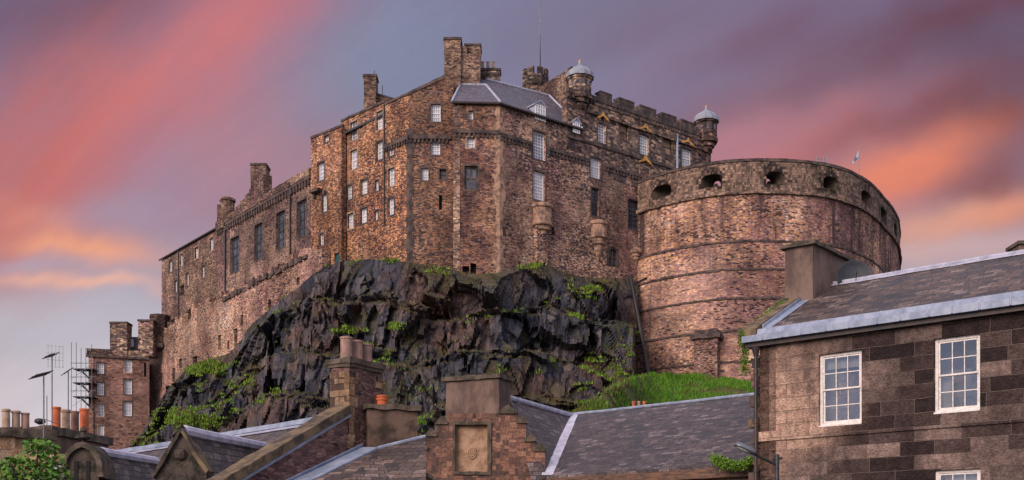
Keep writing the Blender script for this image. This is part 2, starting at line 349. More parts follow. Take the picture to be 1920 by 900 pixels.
m_sootstone = plain('sooty_stone', (.030, .026, .024), .95, c2=(.09, .065, .045), scale=.7, bump=.4, bdist=.05)
m_trimlt = plain('dressed_stone', (.40, .25, .17), .92, c2=(.12, .08, .068), scale=1.3, bump=.4, bdist=.05)
m_castleslate = slate('castle_slate', [(0, (.07, .066, .09, 1)), (.5, (.115, .105, .14, 1)), (1, (.17, .155, .2, 1))], .5, .3, .5)
m_darkslate = slate('dark_slate', [(0, (.03, .03, .035, 1)), (1, (.07, .065, .075, 1))], .5, .3, .5)
m_slate = slate('brown_slate', [(0, (.028, .022, .025, 1)), (.4, (.075, .056, .058, 1)), (.75, (.135, .10, .098, 1)), (1, (.30, .24, .245, 1))], .34, .22, .42)
m_slate2 = slate('mottled_slate', [(0, (.025, .019, .022, 1)), (.4, (.085, .058, .052, 1)), (.75, (.165, .11, .09, 1)), (1, (.31, .24, .225, 1))], .36, .24, .45, lichen=.25)
m_slate3 = slate('lichened_slate', [(0, (.035, .028, .03, 1)), (.5, (.095, .075, .072, 1)), (1, (.22, .175, .16, 1))], .3, .2, .5, lichen=.5)
m_lead = plain('lead_flashing', (.19, .23, .32), .5, .1, c2=(.30, .34, .44), scale=2.2, bump=.3)
m_leadlt = plain('pale_lead', (.44, .44, .55), .5, .1, c2=(.28, .29, .37), scale=2.5, bump=.2)
m_leadwhite = plain('bright_lead', (.60, .58, .70), .5, 0., c2=(.42, .42, .52), scale=3.5, bump=.2)
m_leadcap = plain('lead_cap', (.19, .21, .26), .6, .1, c2=(.29, .31, .37), scale=1.0)
m_white = plain('white_paint', (.78, .77, .76), .5, var=.12, scale=8)
m_cream = plain('worn_white_paint', (.72, .68, .66), .5, c2=(.55, .5, .47), scale=9)
m_palepane = plain('pale_pane', (.50, .51, .60), .25, c2=(.34, .36, .46), scale=.9, spec=.6)  # distant window panes, coloured pale in three tones
m_greypane = plain('grey_pane', (.30, .32, .42), .2, c2=(.16, .18, .26), scale=.8, spec=.6)
m_lightpane = plain('light_pane', (.66, .64, .70), .3, c2=(.42, .43, .52), scale=1.3, spec=.5)
m_dpane = plain('dark_pane', (.035, .04, .055), .12, c2=(.10, .11, .15), scale=1.1, spec=.7)
m_dframe = plain('dark_window_frame', (.045, .04, .045), .7)
m_brownpane = plain('shuttered_pane', (.10, .06, .05), .3, c2=(.05, .04, .05), scale=.8)
m_gold = plain('gilded_pediment', (.70, .36, .06), .5, .1, c2=(.30, .15, .05), scale=2.2, bump=.5)
m_goldtip = plain('gilt_ball', (.7, .4, .1), .4, .6)
m_black = plain('shade_black', (.012, .011, .012), .9)  # black painted in for the shade inside slits and recesses
m_pipe = plain('cast_iron_pipe', (.022, .02, .026), .5, c2=(.06, .035, .03), scale=3)
m_steel = plain('galvanised_steel', (.20, .22, .25), .45, .6)
m_steeld = plain('dark_steel', (.05, .055, .06), .5, .4)
m_teal = plain('teal_door_paint', (.015, .075, .08), .5)
m_iron = plain('cannon_iron', (.015, .016, .018), .45, .5)
m_render = plain('grey_brown_render', (.175, .12, .098), .95, c2=(.085, .058, .05), scale=1.3, bump=.5, bdist=.03, streak=.5)
m_render2 = plain('mossy_render', (.13, .085, .065), .95, c2=(.035, .024, .018), scale=1.6, bump=.6, bdist=.03)
m_cap = plain('weathered_cap_stone', (.125, .095, .075), .95, c2=(.045, .04, .028), scale=3.0, bump=.6, bdist=.03)
m_cope = plain('coping_stone', (.19, .135, .08), .95, c2=(.055, .042, .034), scale=2.2, bump=.5, bdist=.03)
m_mosscope = plain('mossy_dormer_stone', (.075, .058, .048), .95, c2=(.014, .013, .010), scale=3.2, bump=.7, bdist=.05)
m_redstone = ashlar('red_sandstone', [(0, (.09, .06, .055, 1)), (.3, (.20, .11, .085, 1)), (.6, (.29, .15, .105, 1)), (.85, (.36, .205, .14, 1)), (1, (.26, .2, .17, 1))], .62, .25, (.12, .08, .065, 1), .014, stain=(.05, .04, .04, 1), stain_amt=.7, dist=.05)
m_panel = plain('worn_carved_panel', (.40, .26, .17), .95, c2=(.24, .14, .09), scale=2.6, bump=.8, bdist=.05)
m_quoin = ashlar('chimney_quoins', [(0, (.05, .04, .04, 1)), (.3, (.16, .10, .07, 1)), (.5, (.36, .21, .12, 1)), (.75, (.46, .32, .20, 1)), (1, (.32, .25, .2, 1))], 1.3, .55, (.12, .08, .06, 1), .015, stain_amt=.45)
m_gable = rubble('gable_rubble', [(0, (.11, .065, .06, 1)), (.35, (.19, .11, .095, 1)), (.65, (.25, .15, .125, 1)), (.9, (.31, .195, .16, 1)), (1, (.40, .23, .14, 1))], .2, .075, mortar=(.17, .11, .095, 1), stain_amt=.35, streak=.2, bump=.5, seed=51, stain_scale=.4)
m_potbuff = plain('buff_clay', (.42, .31, .22), .85, c2=(.26, .18, .13), scale=3)
m_potpink = plain('pinkish_clay', (.36, .22, .17), .85, c2=(.22, .14, .12), scale=3)
m_potred = plain('orange_terracotta', (.52, .13, .045), .8, c2=(.38, .10, .045), scale=3)
m_potbrown = plain('brown_clay', (.25, .13, .09), .85, c2=(.15, .08, .06), scale=3)
m_moss = plain('bright_moss', (.10, .17, .015), 1, c2=(.05, .09, .01), scale=6, bump=1., bdist=.08, spec=.1)
m_timber = plain('wet_timber', (.17, .085, .05), .6, c2=(.05, .035, .03), scale=3, streak=6.)
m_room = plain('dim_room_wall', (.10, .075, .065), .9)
m_curtain = plain('net_curtain', (.42, .36, .31), .9, c2=(.28, .24, .2), scale=3)
m_ground = plain('street_asphalt', (.05, .05, .052), .9)
m_dish = plain('grey_dish', (.028, .033, .045), .6)
m_flag = plain('blue_flag_cloth', (.03, .06, .22), .8, c2=(.5, .5, .55), scale=1.6)
m_lampglass = plain('lamp_glass', (.42, .45, .44), .25, spec=.6)
# glass of the near sash windows
m_glass = bpy.data.materials.new('window_glass'); m_glass.use_nodes = True; t = m_glass.node_tree; t.nodes.clear()
gl = nd(t, 'BsdfGlossy', Color=(.66, .76, .95, 1), Roughness=.02, Normal=nd(t, 'Bump', Strength=.25, Distance=.02, Height=tnoise(t, geo_pos(t), 3.0, 2.0)).outputs[0]); tr = nd(t, 'BsdfTransparent', Color=(.75, .8, .85, 1))
mx = nd(t, 'MixShader', i0=M(t, 'MULTIPLY_ADD', nd(t, 'LayerWeight', Blend=.35).outputs['Fresnel'], .8, .16, clamp=True), i1=tr.outputs[0], i2=gl.outputs[0])
oo = t.nodes.new('ShaderNodeOutputMaterial'); t.links.new(mx.outputs[0], oo.inputs[0])
# rock
m_rock, t, b = newmat('basalt_crag'); p = geo_pos(t)
q = nd(t, 'VectorMath', {'operation': 'MULTIPLY_ADD'}, i0=nd(t, 'TexNoise', Vector=p, Scale=.25, Detail=4.0).outputs['Color'], i1=(5, 5, 5), i2=p).outputs[0]
a1 = tnoise(t, q, .10, 6.0, .65); a2 = tnoise(t, stretch(t, q, (1, 1, .4)), .5, 7.0, .7)
vo = nd(t, 'TexVoronoi', {'feature': 'DISTANCE_TO_EDGE'}, Vector=stretch(t, q, (1, 1, .55)), Scale=.42).outputs['Distance']
vc = nd(t, 'SeparateColor', i0=nd(t, 'TexVoronoi', Vector=stretch(t, q, (1, 1, .55)), Scale=.42).outputs['Color']).outputs[0]
col = RAMP(t, M(t, 'MULTIPLY_ADD', vc, .35, M(t, 'MULTIPLY_ADD', a2, 1.1, -.22)), [(.1, (.018, .020, .034, 1)), (.38, (.052, .055, .078, 1)), (.58, (.105, .102, .125, 1)), (.8, (.20, .17, .16, 1)), (1, (.36, .29, .26, 1))])
col = MIX(t, M(t, 'MULTIPLY', SM(t, a1, .47, .62), .75), col, MIX(t, SM(t, a2, .35, .65), (.05, .032, .03, 1), (.23, .135, .105, 1)))
col = MIX(t, M(t, 'MULTIPLY', SM(t, vo, .05, 0.), .7), col, (.006, .006, .008, 1))
wh = SM(t, tnoise(t, stretch(t, p, (1, 1, .22)), .9, 6.0, .75), .66, .76)
col = MIX(t, M(t, 'MULTIPLY', wh, .5), col, (.34, .33, .38, 1))
nz = nd(t, 'SeparateXYZ', i0=nd(t, 'NewGeometry').outputs['Normal']).outputs[2]
ms = SM(t, M(t, 'ADD', nz, M(t, 'MULTIPLY_ADD', tnoise(t, p, .35, 5.0), 1.7, -.72)), .42, .85)
mcol = RAMP(t, tnoise(t, p, .6, 4.0), [(.3, (.10, .065, .03, 1)), (.5, (.075, .07, .02, 1)), (.7, (.05, .085, .012, 1))])
col = MIX(t, M(t, 'MULTIPLY', ms, .62), col, mcol)
h = M(t, 'ADD', M(t, 'MULTIPLY', SM(t, vo, 0, .22), .7), M(t, 'MULTIPLY', a2, 1.6))
b.inputs['Specular IOR Level'].default_value = .2
setb(t, b, Base_Color=col, Roughness=.9, Normal=nd(t, 'Bump', Strength=1.0, Distance=.9, Height=h).outputs[0])
def leafmat(name, c1, c2, c3):
    m, t, b = newmat(name)
    r = nd(t, 'NewGeometry').outputs['Random Per Island']
    pn = tnoise(t, geo_pos(t), .35, 3.0)
    setb(t, b, Base_Color=RAMP(t, M(t, 'ADD', M(t, 'MULTIPLY', r, .65), M(t, 'MULTIPLY_ADD', pn, 1.2, -.42), clamp=True), [(0, (*c1, 1)), (.55, (*c2, 1)), (1, (*c3, 1))]), Roughness=.55)
    b.inputs['Specular IOR Level'].default_value = .3
    return m
m_grass = leafmat('lush_grass', (.040, .11, .006), (.085, .23, .012), (.17, .31, .03))
m_plant = leafmat('ledge_greens', (.05, .10, .010), (.12, .23, .018), (.24, .33, .035))
m_scrub = leafmat('dry_scrub', (.075, .05, .028), (.13, .095, .04), (.09, .13, .025))
m_leaf = leafmat('tree_leaves', (.025, .075, .010), (.06, .16, .018), (.17, .28, .04))
m_bark = plain('bark', (.06, .045, .035), .9)
m_soil = plain('grassy_soil', (.05, .085, .015), 1, c2=(.08, .06, .03), scale=.4)

# ------------------------------------------------------------------ walls with real openings
class Wall:
    """A vertical masonry wall between two plan points (left, right as seen from the street)."""
    def __init__(s, A, B, z0, top, thick=.8):
        s.A = V((A[0], A[1], 0)); s.B = V((B[0], B[1], 0)); d = s.B-s.A; s.L = d.length; s.d = d/s.L
        s.n = V((s.d.y, -s.d.x, 0)); s.z0 = z0; s.th = thick
        s.top = [(0, top), (s.L, top)] if isinstance(top, (int, float)) else top
        s.op = []
    def u(s, px):
        k = (px-960)/F; return (s.A.x-k*s.A.y)/(k*s.d.y-s.d.x)
    def Y(s, px): return s.A.y+s.d.y*s.u(px)
    def z(s, px, py): return Zp(py, s.Y(px))
    def pt(s, u, z, out=0.): q = s.A+s.d*u+s.n*out; return V((q.x, q.y, z))
    def P(s, px, py, out=0.): return s.pt(s.u(px), s.z(px, py), out)
    def rect(s, x0, y0, x1, y1):
        c = (x0+x1)/2; return s.u(x0), s.u(x1), s.z(c, y1), s.z(c, y0)
    def hole(s, r, depth=.35): s.op.append((*r, depth))
    def topz(s, u):
        for (a, za), (b, zb) in zip(s.top, s.top[1:]):
            if a-1e-6 <= u <= b+1e-6 and b-a > 1e-6: return za+(zb-za)*(u-a)/(b-a)
        return s.top[-1][1]
    def build(s, name, mat, parent):
        mb = MB(); us = sorted({round(x, 4) for o in s.op for x in o[:2] if 0 < x < s.L} | {round(a, 4) for a, _ in s.top} | {0, round(s.L, 4)})
        zs = sorted({round(x, 4) for o in s.op for x in o[2:4]})
        for a, b in zip(us, us[1:]):
            if b-a < 1e-4: continue
            ta, tb = s.topz(a+1e-5), s.topz(b-1e-5); m = (a+b)/2
            lev = [s.z0]+[z for z in zs if s.z0 < z < min(ta, tb)-1e-3]
            for i, z in enumerate(lev):
                z2 = lev[i+1] if i+1 < len(lev) else None
                zm = (z+(z2 if z2 is not None else min(ta, tb)))/2
                if any(o[0] < m < o[1] and o[2] < zm < o[3] for o in s.op): continue
                mb.poly([s.pt(a, z), s.pt(b, z), s.pt(b, z2 if z2 is not None else tb), s.pt(a, z2 if z2 is not None else ta)])
            mb.poly([s.pt(a, ta), s.pt(b, tb), s.pt(b, tb, -s.th), s.pt(a, ta, -s.th)])
            mb.poly([s.pt(a, s.z0, -s.th), s.pt(b, s.z0, -s.th), s.pt(b, tb, -s.th), s.pt(a, ta, -s.th)])
        for (a, za), (b, zb) in zip(s.top, s.top[1:]):
            if abs(b-a) < 1e-6: mb.poly([s.pt(a, za), s.pt(a, zb), s.pt(a, zb, -s.th), s.pt(a, za, -s.th)])
        mb.poly([s.pt(0, s.z0), s.pt(0, s.top[0][1]), s.pt(0, s.top[0][1], -s.th), s.pt(0, s.z0, -s.th)])
        mb.poly([s.pt(s.L, s.z0), s.pt(s.L, s.top[-1][1]), s.pt(s.L, s.top[-1][1], -s.th), s.pt(s.L, s.z0, -s.th)])
        for u0, u1, z0, z1, dp in s.op:
            c = [(u0, z0), (u1, z0), (u1, z1), (u0, z1)]
            for (a, za), (b, zb) in zip(c, c[1:]+c[:1]): mb.poly([s.pt(a, za), s.pt(b, zb), s.pt(b, zb, -dp), s.pt(a, za, -dp)])
        return mb.build(name, mat, parent)
    def window(s, x0, y0, x1, y1, parent, cols=3, rows=4, style='white', depth=.4, bar=.06, frame=.11, surround=True, pane=None):
        u0, u1, z0, z1 = s.rect(x0, y0, x1, y1); s.hole((u0, u1, z0, z1), depth+.06)
        fm = {'white': m_white, 'dark': m_dframe, 'stone': m_trim}[style]; pm = pane or {'white': rnd.choice([m_palepane, m_palepane, m_greypane, m_lightpane]), 'dark': m_dpane, 'stone': m_dpane}[style]
        w, h = u1-u0, z1-z0; fr = min(frame, w*.14); bar = min(bar, w/cols*.3)
        f = MB(); D = -s.n*.10
        def bx(a, b, c, e, o, dd=D): f.box(s.pt(a, c, o), s.d*(b-a), V((0, 0, e-c)), dd)
        o = -depth+.08
        bx(u0, u1, z0, z0+fr, o+.02); bx(u0, u1, z1-fr, z1, o+.02); bx(u0, u0+fr, z0+fr, z1-fr, o+.02); bx(u1-fr, u1, z0+fr, z1-fr, o+.02)
        mid = (z0+z1)/2; bx(u0+fr, u1-fr, mid-fr*.4, mid+fr*.4, o+.01)
        for i in range(1, cols):
            uu = u0+fr+(w-2*fr)*i/cols; bx(uu-bar/2, uu+bar/2, z0+fr, z1-fr, o-.015, D*.5)
        for j in range(1, rows):
            if j*2 == rows: continue
            zz = z0+fr+(h-2*fr)*j/rows; bx(u0+fr, u1-fr, zz-bar/2, zz+bar/2, o-.012, D*.45)
        fo = f.build('window', fm, parent)
        g = MB().poly([s.pt(u0, z0, -depth-.02), s.pt(u1, z0, -depth-.02), s.pt(u1, z1, -depth-.02), s.pt(u0, z1, -depth-.02)])
        g.build('pane', pm, fo)
        if surround:
            q = MB(); sw = min(.22, w*.2); out = .035
            for a, b, c, e in ((u0-sw, u0-.005, z0-sw, z1+sw), (u1+.005, u1+sw, z0-sw, z1+sw), (u0-.005, u1+.005, z1+.005, z1+sw), (u0-.005, u1+.005, z0-sw, z0-.005)):
                q.box(s.pt(a, c, out), s.d*(b-a), V((0, 0, e-c)), -s.n*(out+.05))
            q.build('surround', m_trim if style != 'white' or rnd.random() < .6 else m_trimlt, fo, rough=None)
        return fo
    def slit(s, x0, y0, x1, y1, parent, depth=.5):
        r = s.rect(x0, y0, x1, y1); s.hole(r, depth)
        u0, u1, z0, z1 = r
        return MB().poly([s.pt(u0-.02, z0-.02, -depth+.02), s.pt(u1+.02, z0-.02, -depth+.02), s.pt(u1+.02, z1+.02, -depth+.02), s.pt(u0-.02, z1+.02, -depth+.02)]).build('slit_window', m_black, parent)
    def band(s, name, mat, parent, u0, u1, z, h, out, dentil=0., rough=(.6, .05)):
        q = MB().box(s.pt(u0, z, out), s.d*(u1-u0), V((0, 0, h)), -s.n*(out+.1))
        if dentil:
            uu = u0+.1
            while uu < u1-dentil*.5:
                q.box(s.pt(uu, z-dentil, out-.05), s.d*dentil*.55, V((0, 0, dentil-.01)), -s.n*(out+.05)); uu += dentil*1.15
        return q.build(name, mat, parent, rough=rough)
def gcap(name, mat, parent, pts, vec=(0, 0, -.3), **k): return MB().prism(pts, vec).build(name, mat, parent, **k)

# ------------------------------------------------------------------ ground
tag(MB().poly([(-2500, -300, 0), (2500, -300, 0), (2500, 4500, 0), (-2500, 4500, 0)]).build('ground', m_ground), 'dark street ground far below the castle', 'ground', kind='structure')

# ================================================================== CASTLE
VPR, VPL = 3650, -1186
def YR(px, Y0=140.): return Y0*(VPR-937)/(VPR-px)
def YL(px, Y0=143.): return Y0*(766-VPL)/(px-VPL)
K = XY(937, 140); N0 = XY(850, 139.6); K2 = XY(1215, YR(1215))
# ---- the tall orange lodging on the left
lodg = thing('castle_lodging', 'tall orange rubble castle block with many small white windows above the dark crag', 'castle building', XY(700, 150)+V((0, 0, 20)))
zL = Zp(178, 143)
wL = Wall(XY(640, YL(640)), XY(767.5, YL(767.5)), 20, zL)
zL2 = 61.45; wL.top = [(0, zL2), (wL.u(722), zL2), (wL.u(722), zL), (wL.L, zL)]
wT = Wall(XY(583, 155.5), XY(640.2, 151.2), 20, Zp(250, 153.5))
wM = Wall(XY(767, 142.9), XY(850, 142.9), 20, 70)
um = wM.u
wM.top = [(0, zL), (um(833), wM.z(833, 147)), (wM.L, wM.z(846, 140))]
for r in [(657, 228, 670, 262), (706, 208, 718, 243), (657, 281, 670, 317), (706, 265, 718, 299), (728, 315, 740, 348), (728, 371, 739, 403), (677, 337, 689, 364), (650, 347, 660, 374), (676, 390, 688, 418), (652, 400, 663, 428)]:
    wL.window(*r, lodg, 2, 4)
for r in [(728, 274, 739, 292), (703, 338, 710, 358), (702, 395, 709, 413)]: wL.window(*r, lodg, 2, 2)
wT.window(596, 305, 608, 338, lodg, 2, 4); wT.window(604, 363, 613, 397, lodg, 2, 4); wT.window(599, 438, 607, 461, lodg, 2, 4); wT.window(608, 254, 617, 266, lodg, 2, 2)
for r, c, w in [((808, 195, 826, 228), 4, 4), ((808, 256, 825, 290), 3, 4), ((790, 315, 803, 338), 3, 3)]: wM.window(*r, lodg, c, w)
wM.window(824, 317, 837, 337, lodg, 1, 2, 'dark', pane=m_brownpane)
wM.slit(823, 366, 829, 393, lodg)
# door with an arched head
r = wT.rect(627, 474, 637, 498); wT.hole(r, .4)
u0, u1, z0, z1 = r; um_, hw = (u0+u1)/2, (u1-u0)/2
arc = [(u0, z0), (u1, z0), (u1, z1-hw)]+[(um_+hw*math.cos(a), z1-hw+hw*math.sin(a)) for a in (.6, 1.1, 1.57, 2.05, 2.55)]+[(u0, z1-hw)]
MB().prism([wT.pt(u, z, -.25) for u, z in arc], -wT.n*.1).build('door', m_teal, lodg)
MB().prism([wT.pt(u, z, -.36) for u, z in ((u0, z0), (u1, z0), (u1, z1), (u0, z1))], -wT.n*.03).build('door_recess', m_black, lodg)
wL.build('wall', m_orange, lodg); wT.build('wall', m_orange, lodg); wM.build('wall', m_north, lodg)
MB().box(wT.pt(wT.u(589), wT.z(600, 361), .9), wT.d*1.9, (0, 0, .35), -wT.n*.95).box(wT.pt(wT.u(590), wT.z(600, 370), .45), wT.d*.35, (0, 0, .6), -wT.n*.4).box(wT.pt(wT.u(609), wT.z(600, 370), .45), wT.d*.35, (0, 0, .6), -wT.n*.4).build('window_hood', m_trim, lodg)
wL.band('string_course', m_trim, lodg, wL.u(720), wL.L, wL.z(766, 262), .5, .28, .45)
wM.band('string_course', m_trim, lodg, 0, wM.L-.3, wL.z(766, 262), .5, .28, .45)
wL.band('coping', m_trim, lodg, 0, wL.u(722), zL2+.02, .3, .12)
wL.band('coping', m_trim, lodg, wL.u(722)+.02, wL.L, zL+.02, .3, .12)
wT.band('coping', m_trim, lodg, 0, wT.L, wT.top[0][1]-.02, .3, .12)
MB().prism([wM.pt(0, zL, .12), wM.pt(um(834), wM.z(834, 147), .12), wM.pt(um(834), wM.z(834, 147)+.45, .12), wM.pt(0, zL+.35, .12)], -wM.n*.9).build('coping', m_trim, lodg, rough=(.6, .04))
# dark quoins at the corner
q = MB()
for i in range(44):
    zz = zL-1.2-i*.62
    if zz > Zp(250, 143): continue
    w = rnd.uniform(.3, .75)
    q.box(wM.pt(0, zz, .06), wM.d*w, (0, 0, .62), -wM.n*.1).box(wL.pt(wL.L-w, zz, .06), wM.pt(0, zz, .06)-wL.pt(wL.L-w, zz, .06), (0, 0, .62), -wL.n*.1)
q.build('corner_trim', m_trim, lodg)
MB().path([wL.P(721.5, 197, .12), wL.P(721.5, 420, .12)], .11).build('drainpipe', m_pipe, lodg)
MB().path([wL.P(644, 234, .15), wL.P(644, 470, .15)], .16).build('drainpipe', m_trim, lodg)
gcap('roof', m_darkslate, lodg, [wT.pt(0, Zp(250, 153.5)-.5, -.5), wT.pt(wT.L, Zp(250, 153.5)-.5, -.5), wL.pt(wL.L, zL-.4, -.5), wM.pt(wM.L, zL-.4, -.5), V((-8, 158, zL-.4)), V((-24, 168, zL-.5))])
def stack(parent, name, px0, px1, py0, py1, Y, depth, mat, capm, capout=.12, caph=.3, yaw=0., pots=(), rough=(.7, .04)):
    c0 = P(px0, py1, Y); w = X(px1, Y)-X(px0, Y); zt = Zp(py0, Y)
    e1 = V((math.cos(yaw), math.sin(yaw), 0)); e2 = V((-math.sin(yaw), math.cos(yaw), 0))
    ob = MB().box(c0, e1*w, e2*depth, (0, 0, zt-caph-c0.z)).build(name, mat, parent, rough=rough)
    o = V((c0.x, c0.y, zt-caph+.003))-e1*capout-e2*capout
    MB().box(o, e1*(w+2*capout), e2*(depth+2*capout), (0, 0, caph)).build('chimney_cap', capm, ob, rough=(.5, .03))
    return ob
stack(lodg, 'chimney', 682, 705, 139, 206, 152, 2.2, m_side, m_trim)
stack(lodg, 'chimney', 833, 864, 70, 172, 144.5, 2.2, m_side, m_trim, rough=(.8, .06))
stack(lodg, 'chimney', 872, 901, 82, 160, 146.5, 2.4, m_side, m_trim, rough=(.8, .06))
MB().box(P(862, 168, 145.0), V((.9, .2, 0)), V((0, 1.8, 0)), (0, 0, Zp(86, 145)-Zp(168, 145))).build('chimney_shoulder', m_side, lodg, rough=(.8, .05))
MB().box(P(845, 168, 144.7), V((3.8, .6, 0)), V((0, 2, 0)), (0, 0, Zp(98, 145)-Zp(168, 145))).build('chimney_shoulder', m_side, lodg, rough=(.8, .05))
stack(lodg, 'chimney', 902, 938, 128, 160, 149, 1.6, m_palace, m_trim)
for k in range(3): MB().lathe(P(905+k*10, 128, 149.6), [(.22, 0), (.2, .7), (.24, .75), (.24, .85)], 10).build('chimney_pot', m_potbuff, lodg)
MB().prism([P(703, 205, 153), P(738, 190, 153), P(738, 186, 153), P(703, 176, 153)], (0, 4, 0)).build('roof', m_side, lodg)
MB().prism([P(703, 176, 152.9), P(739, 186, 152.9), P(739, 183.5, 152.9), P(703, 173, 152.9)], (0, 4.2, 0)).build('roof', m_darkslate, lodg)
for px, a, b in ((702, 132, 150), (717, 160, 181)): MB().tube(P(px, b, 152.5), P(px, a, 152.5), .05, n=5).build('lightning_rod', m_steeld, lodg)

# ---- the round-fronted corner block with the slate roof
zN = Zp(194, 140)
corn = thing('castle_corner_block', 'castle block with purple slate roof, two stone turret stumps and tall white sash windows', 'castle building', K+V((0, 2, 20)))
wN = Wall(N0, K, 20, zN); wR = Wall(K, K2, 20, zN)
uS = wR.u(1102); zLow = wR.z(1102, 290)
wR.top = [(0, zN), (wR.u(1101), zN), (wR.u(1101), wR.z(1100, 291)+.3), (wR.L, wR.z(1100, 291)+.3)]
wN.window(879, 208, 887, 224, corn, 2, 2); wN.window(875, 258, 890, 277, corn, 3, 2, 'white', surround=True)
wN.window(871, 311, 896, 355, corn, 2, 2, 'stone', frame=.3, bar=.3, pane=m_dpane)
wN.slit(867, 499, 880, 512, corn, .8); wN.slit(882, 494, 893, 513, corn, .8)
for r in [(1000, 248, 1023, 299), (1000, 322, 1022, 375), (1107, 290, 1127, 334)]: wR.window(*r, corn, 4, 8, frame=.16)
wR.window(1109, 353, 1123, 406, corn, 3, 8, 'dark'); wR.window(1178, 375, 1198, 430, corn, 4, 6, 'dark', bar=.12)
wR.slit(1034, 425, 1040, 440, corn)
r = wR.rect(1141, 466, 1157, 500); wR.hole(r, .5)
u0, u1, z0, z1 = r; uc, hw = (u0+u1)/2, (u1-u0)/2
f = MB()
for sgn in (0, 1):
    f.box(wR.pt([u0-.3, u1-.05][sgn], z0, .08), wR.d*.35, (0, 0, z1-z0-hw), -wR.n*.4)
ar = [(uc+rr*math.cos(a), z1-hw+rr*math.sin(a)) for rr, rng in ((hw+.3, range(0, 9)), (hw-.05, range(8, -1, -1))) for a in [math.pi*k/8 for k in rng]]
for k in range(8): f.prism([wR.pt(*ar[j], .08) for j in (k, k+1, 16-k, 17-k)], -wR.n*.4)
f.box(wR.pt(uc-.07, z0, -.1), wR.d*.14, (0, 0, z1-z0), -wR.n*.1).box(wR.pt(u0, (z0+z1)/2, -.1), wR.d*(u1-u0), (0, 0, .14), -wR.n*.1)
fo = f.build('arched_window', m_trim, corn)
MB().poly([wR.pt(u0, z0, -.4), wR.pt(u1, z0, -.4), wR.pt(u1, z1, -.4), wR.pt(u0, z1, -.4)]).build('pane', m_dpane, fo)
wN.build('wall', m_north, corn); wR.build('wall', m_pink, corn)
Wall(V((N0.x, 143.2, 0)), N0, 20, zN).build('wall', m_side, corn)
zs = Zp(252, 140)
wN.band('string_course', m_trim, corn, 0, wN.L, zs, .45, .25, .5)
for a_, b_ in ((0, wR.u(996)), (wR.u(1027), wR.u(1103)), (wR.u(1131), wR.u(1200))): wR.band('string_course', m_trim, corn, a_, b_, zs-.25, .45, .25, .5)
q = MB(); q2 = MB()
for i in range(58):
    zz = zN-.9-i*.66
    if zz < 24: break
    w = rnd.uniform(.4, .95)
    cv = K+(wN.n+wR.n).normalized()*.06+V((0, 0, zz)); cv = V((cv.x, cv.y, zz))
    q.box(wN.pt(wN.L-w, zz, .05), cv-wN.pt(wN.L-w, zz, .05), (0, 0, .66), -wN.n*.1).box(cv, wR.pt(w, zz, .05)-cv, (0, 0, .66), -wR.n*.1)
    w = rnd.uniform(.25, .6)
    q2.box(wN.pt(0, zz, .03), wN.d*w, (0, 0, .66), -wN.n*.1)
q.build('corner_trim', m_trimlt, corn); q2.build('corner_trim', m_side, corn)
# roof
e0 = wN.pt(-.2, zN-.1, .35); e1 = wN.pt(wN.L, zN-.1, .35); e1 = e1+V((.1, -.1, 0)); e2_ = wR.pt(wR.u(1089), zN-.1, .35)
t0 = P(863, 159, 145); t1 = P(911, 160, 145.5); rg0 = P(912, 149, 147.5); rg1 = P(1030, 180, 153.5); 
MB().poly([e0, e1, t1, t0]).build('roof', m_castleslate, corn)
MB().poly([e1, e2_, rg1, rg0, t1]).build('roof', m_castleslate, corn)
e3 = e2_+V((-2.5, 5, .3))
MB().poly([e2_, e3, rg1]).poly([t0, t1, rg0, V((rg0.x-6, rg0.y+3, rg0.z))]).poly([rg0, rg1, V((rg1.x-5, rg1.y+6, rg1.z-3)), V((rg0.x-6, rg0.y+4, rg0.z-3))]).build('roof', m_castleslate, corn)
lf = MB(); lu = V((0, 0, .06))
for a, b in ((e0, t0), (t0, t1), (e1, t1), (rg0, rg1), (rg1, e2_)): lf.tube(a+lu, b+lu, .16, n=6)
lf.build('lead_ridge', m_leadlt, corn)
MB().tube(e0-lu, e1-lu, .16, n=6).tube(e1-lu, e2_-lu, .16, n=6).build('gutter', m_pipe, corn)
def dormer(px0, py0, px1, py1, out, cols):
    u0, u1, z0, z1 = wR.rect(px0, py0, px1, py1); apex = z1+.5; um_ = (u0+u1)/2
    d = MB()
    d.prism([wR.pt(u0-.1, z0, out), wR.pt(u1+.1, z0, out), wR.pt(u1+.1, z1, out), wR.pt(um_, apex, out), wR.pt(u0-.1, z1, out)], -wR.n*3.0)
    dd = d.build('dormer', m_leadlt, corn)
    g = MB(); w = u1-u0; h = z1-z0
    g.box(wR.pt(u0, z0, out+.02), wR.d*w, (0, 0, h), -wR.n*.05); g.build('pane', m_palepane, dd)
    f = MB()
    for i in range(cols+1): f.box(wR.pt(u0+w*i/cols-.05, z0, out+.08), wR.d*.1, (0, 0, h), -wR.n*.08)
    for j in range(5): f.box(wR.pt(u0, z0+h*j/4-.04, out+.07), wR.d*w, (0, 0, .08), -wR.n*.07)
    f.build('glazing_bars', m_white, dd)
    rr = MB()
    for sg in (-1, 1):
        a = wR.pt(um_+sg*(w/2+.28), z1-.1, out+.15); b_ = wR.pt(um_, apex+.08, out+.15)
        rr.prism([a, b_, b_+V((0, 0, .14)), a+V((0, 0, .14))], -wR.n*3.2)
    rr.build('dormer_roof', m_leadlt, dd)
dormer(1003, 199, 1021, 226, .1, 4); dormer(1074, 231, 1085, 250, .15, 3)
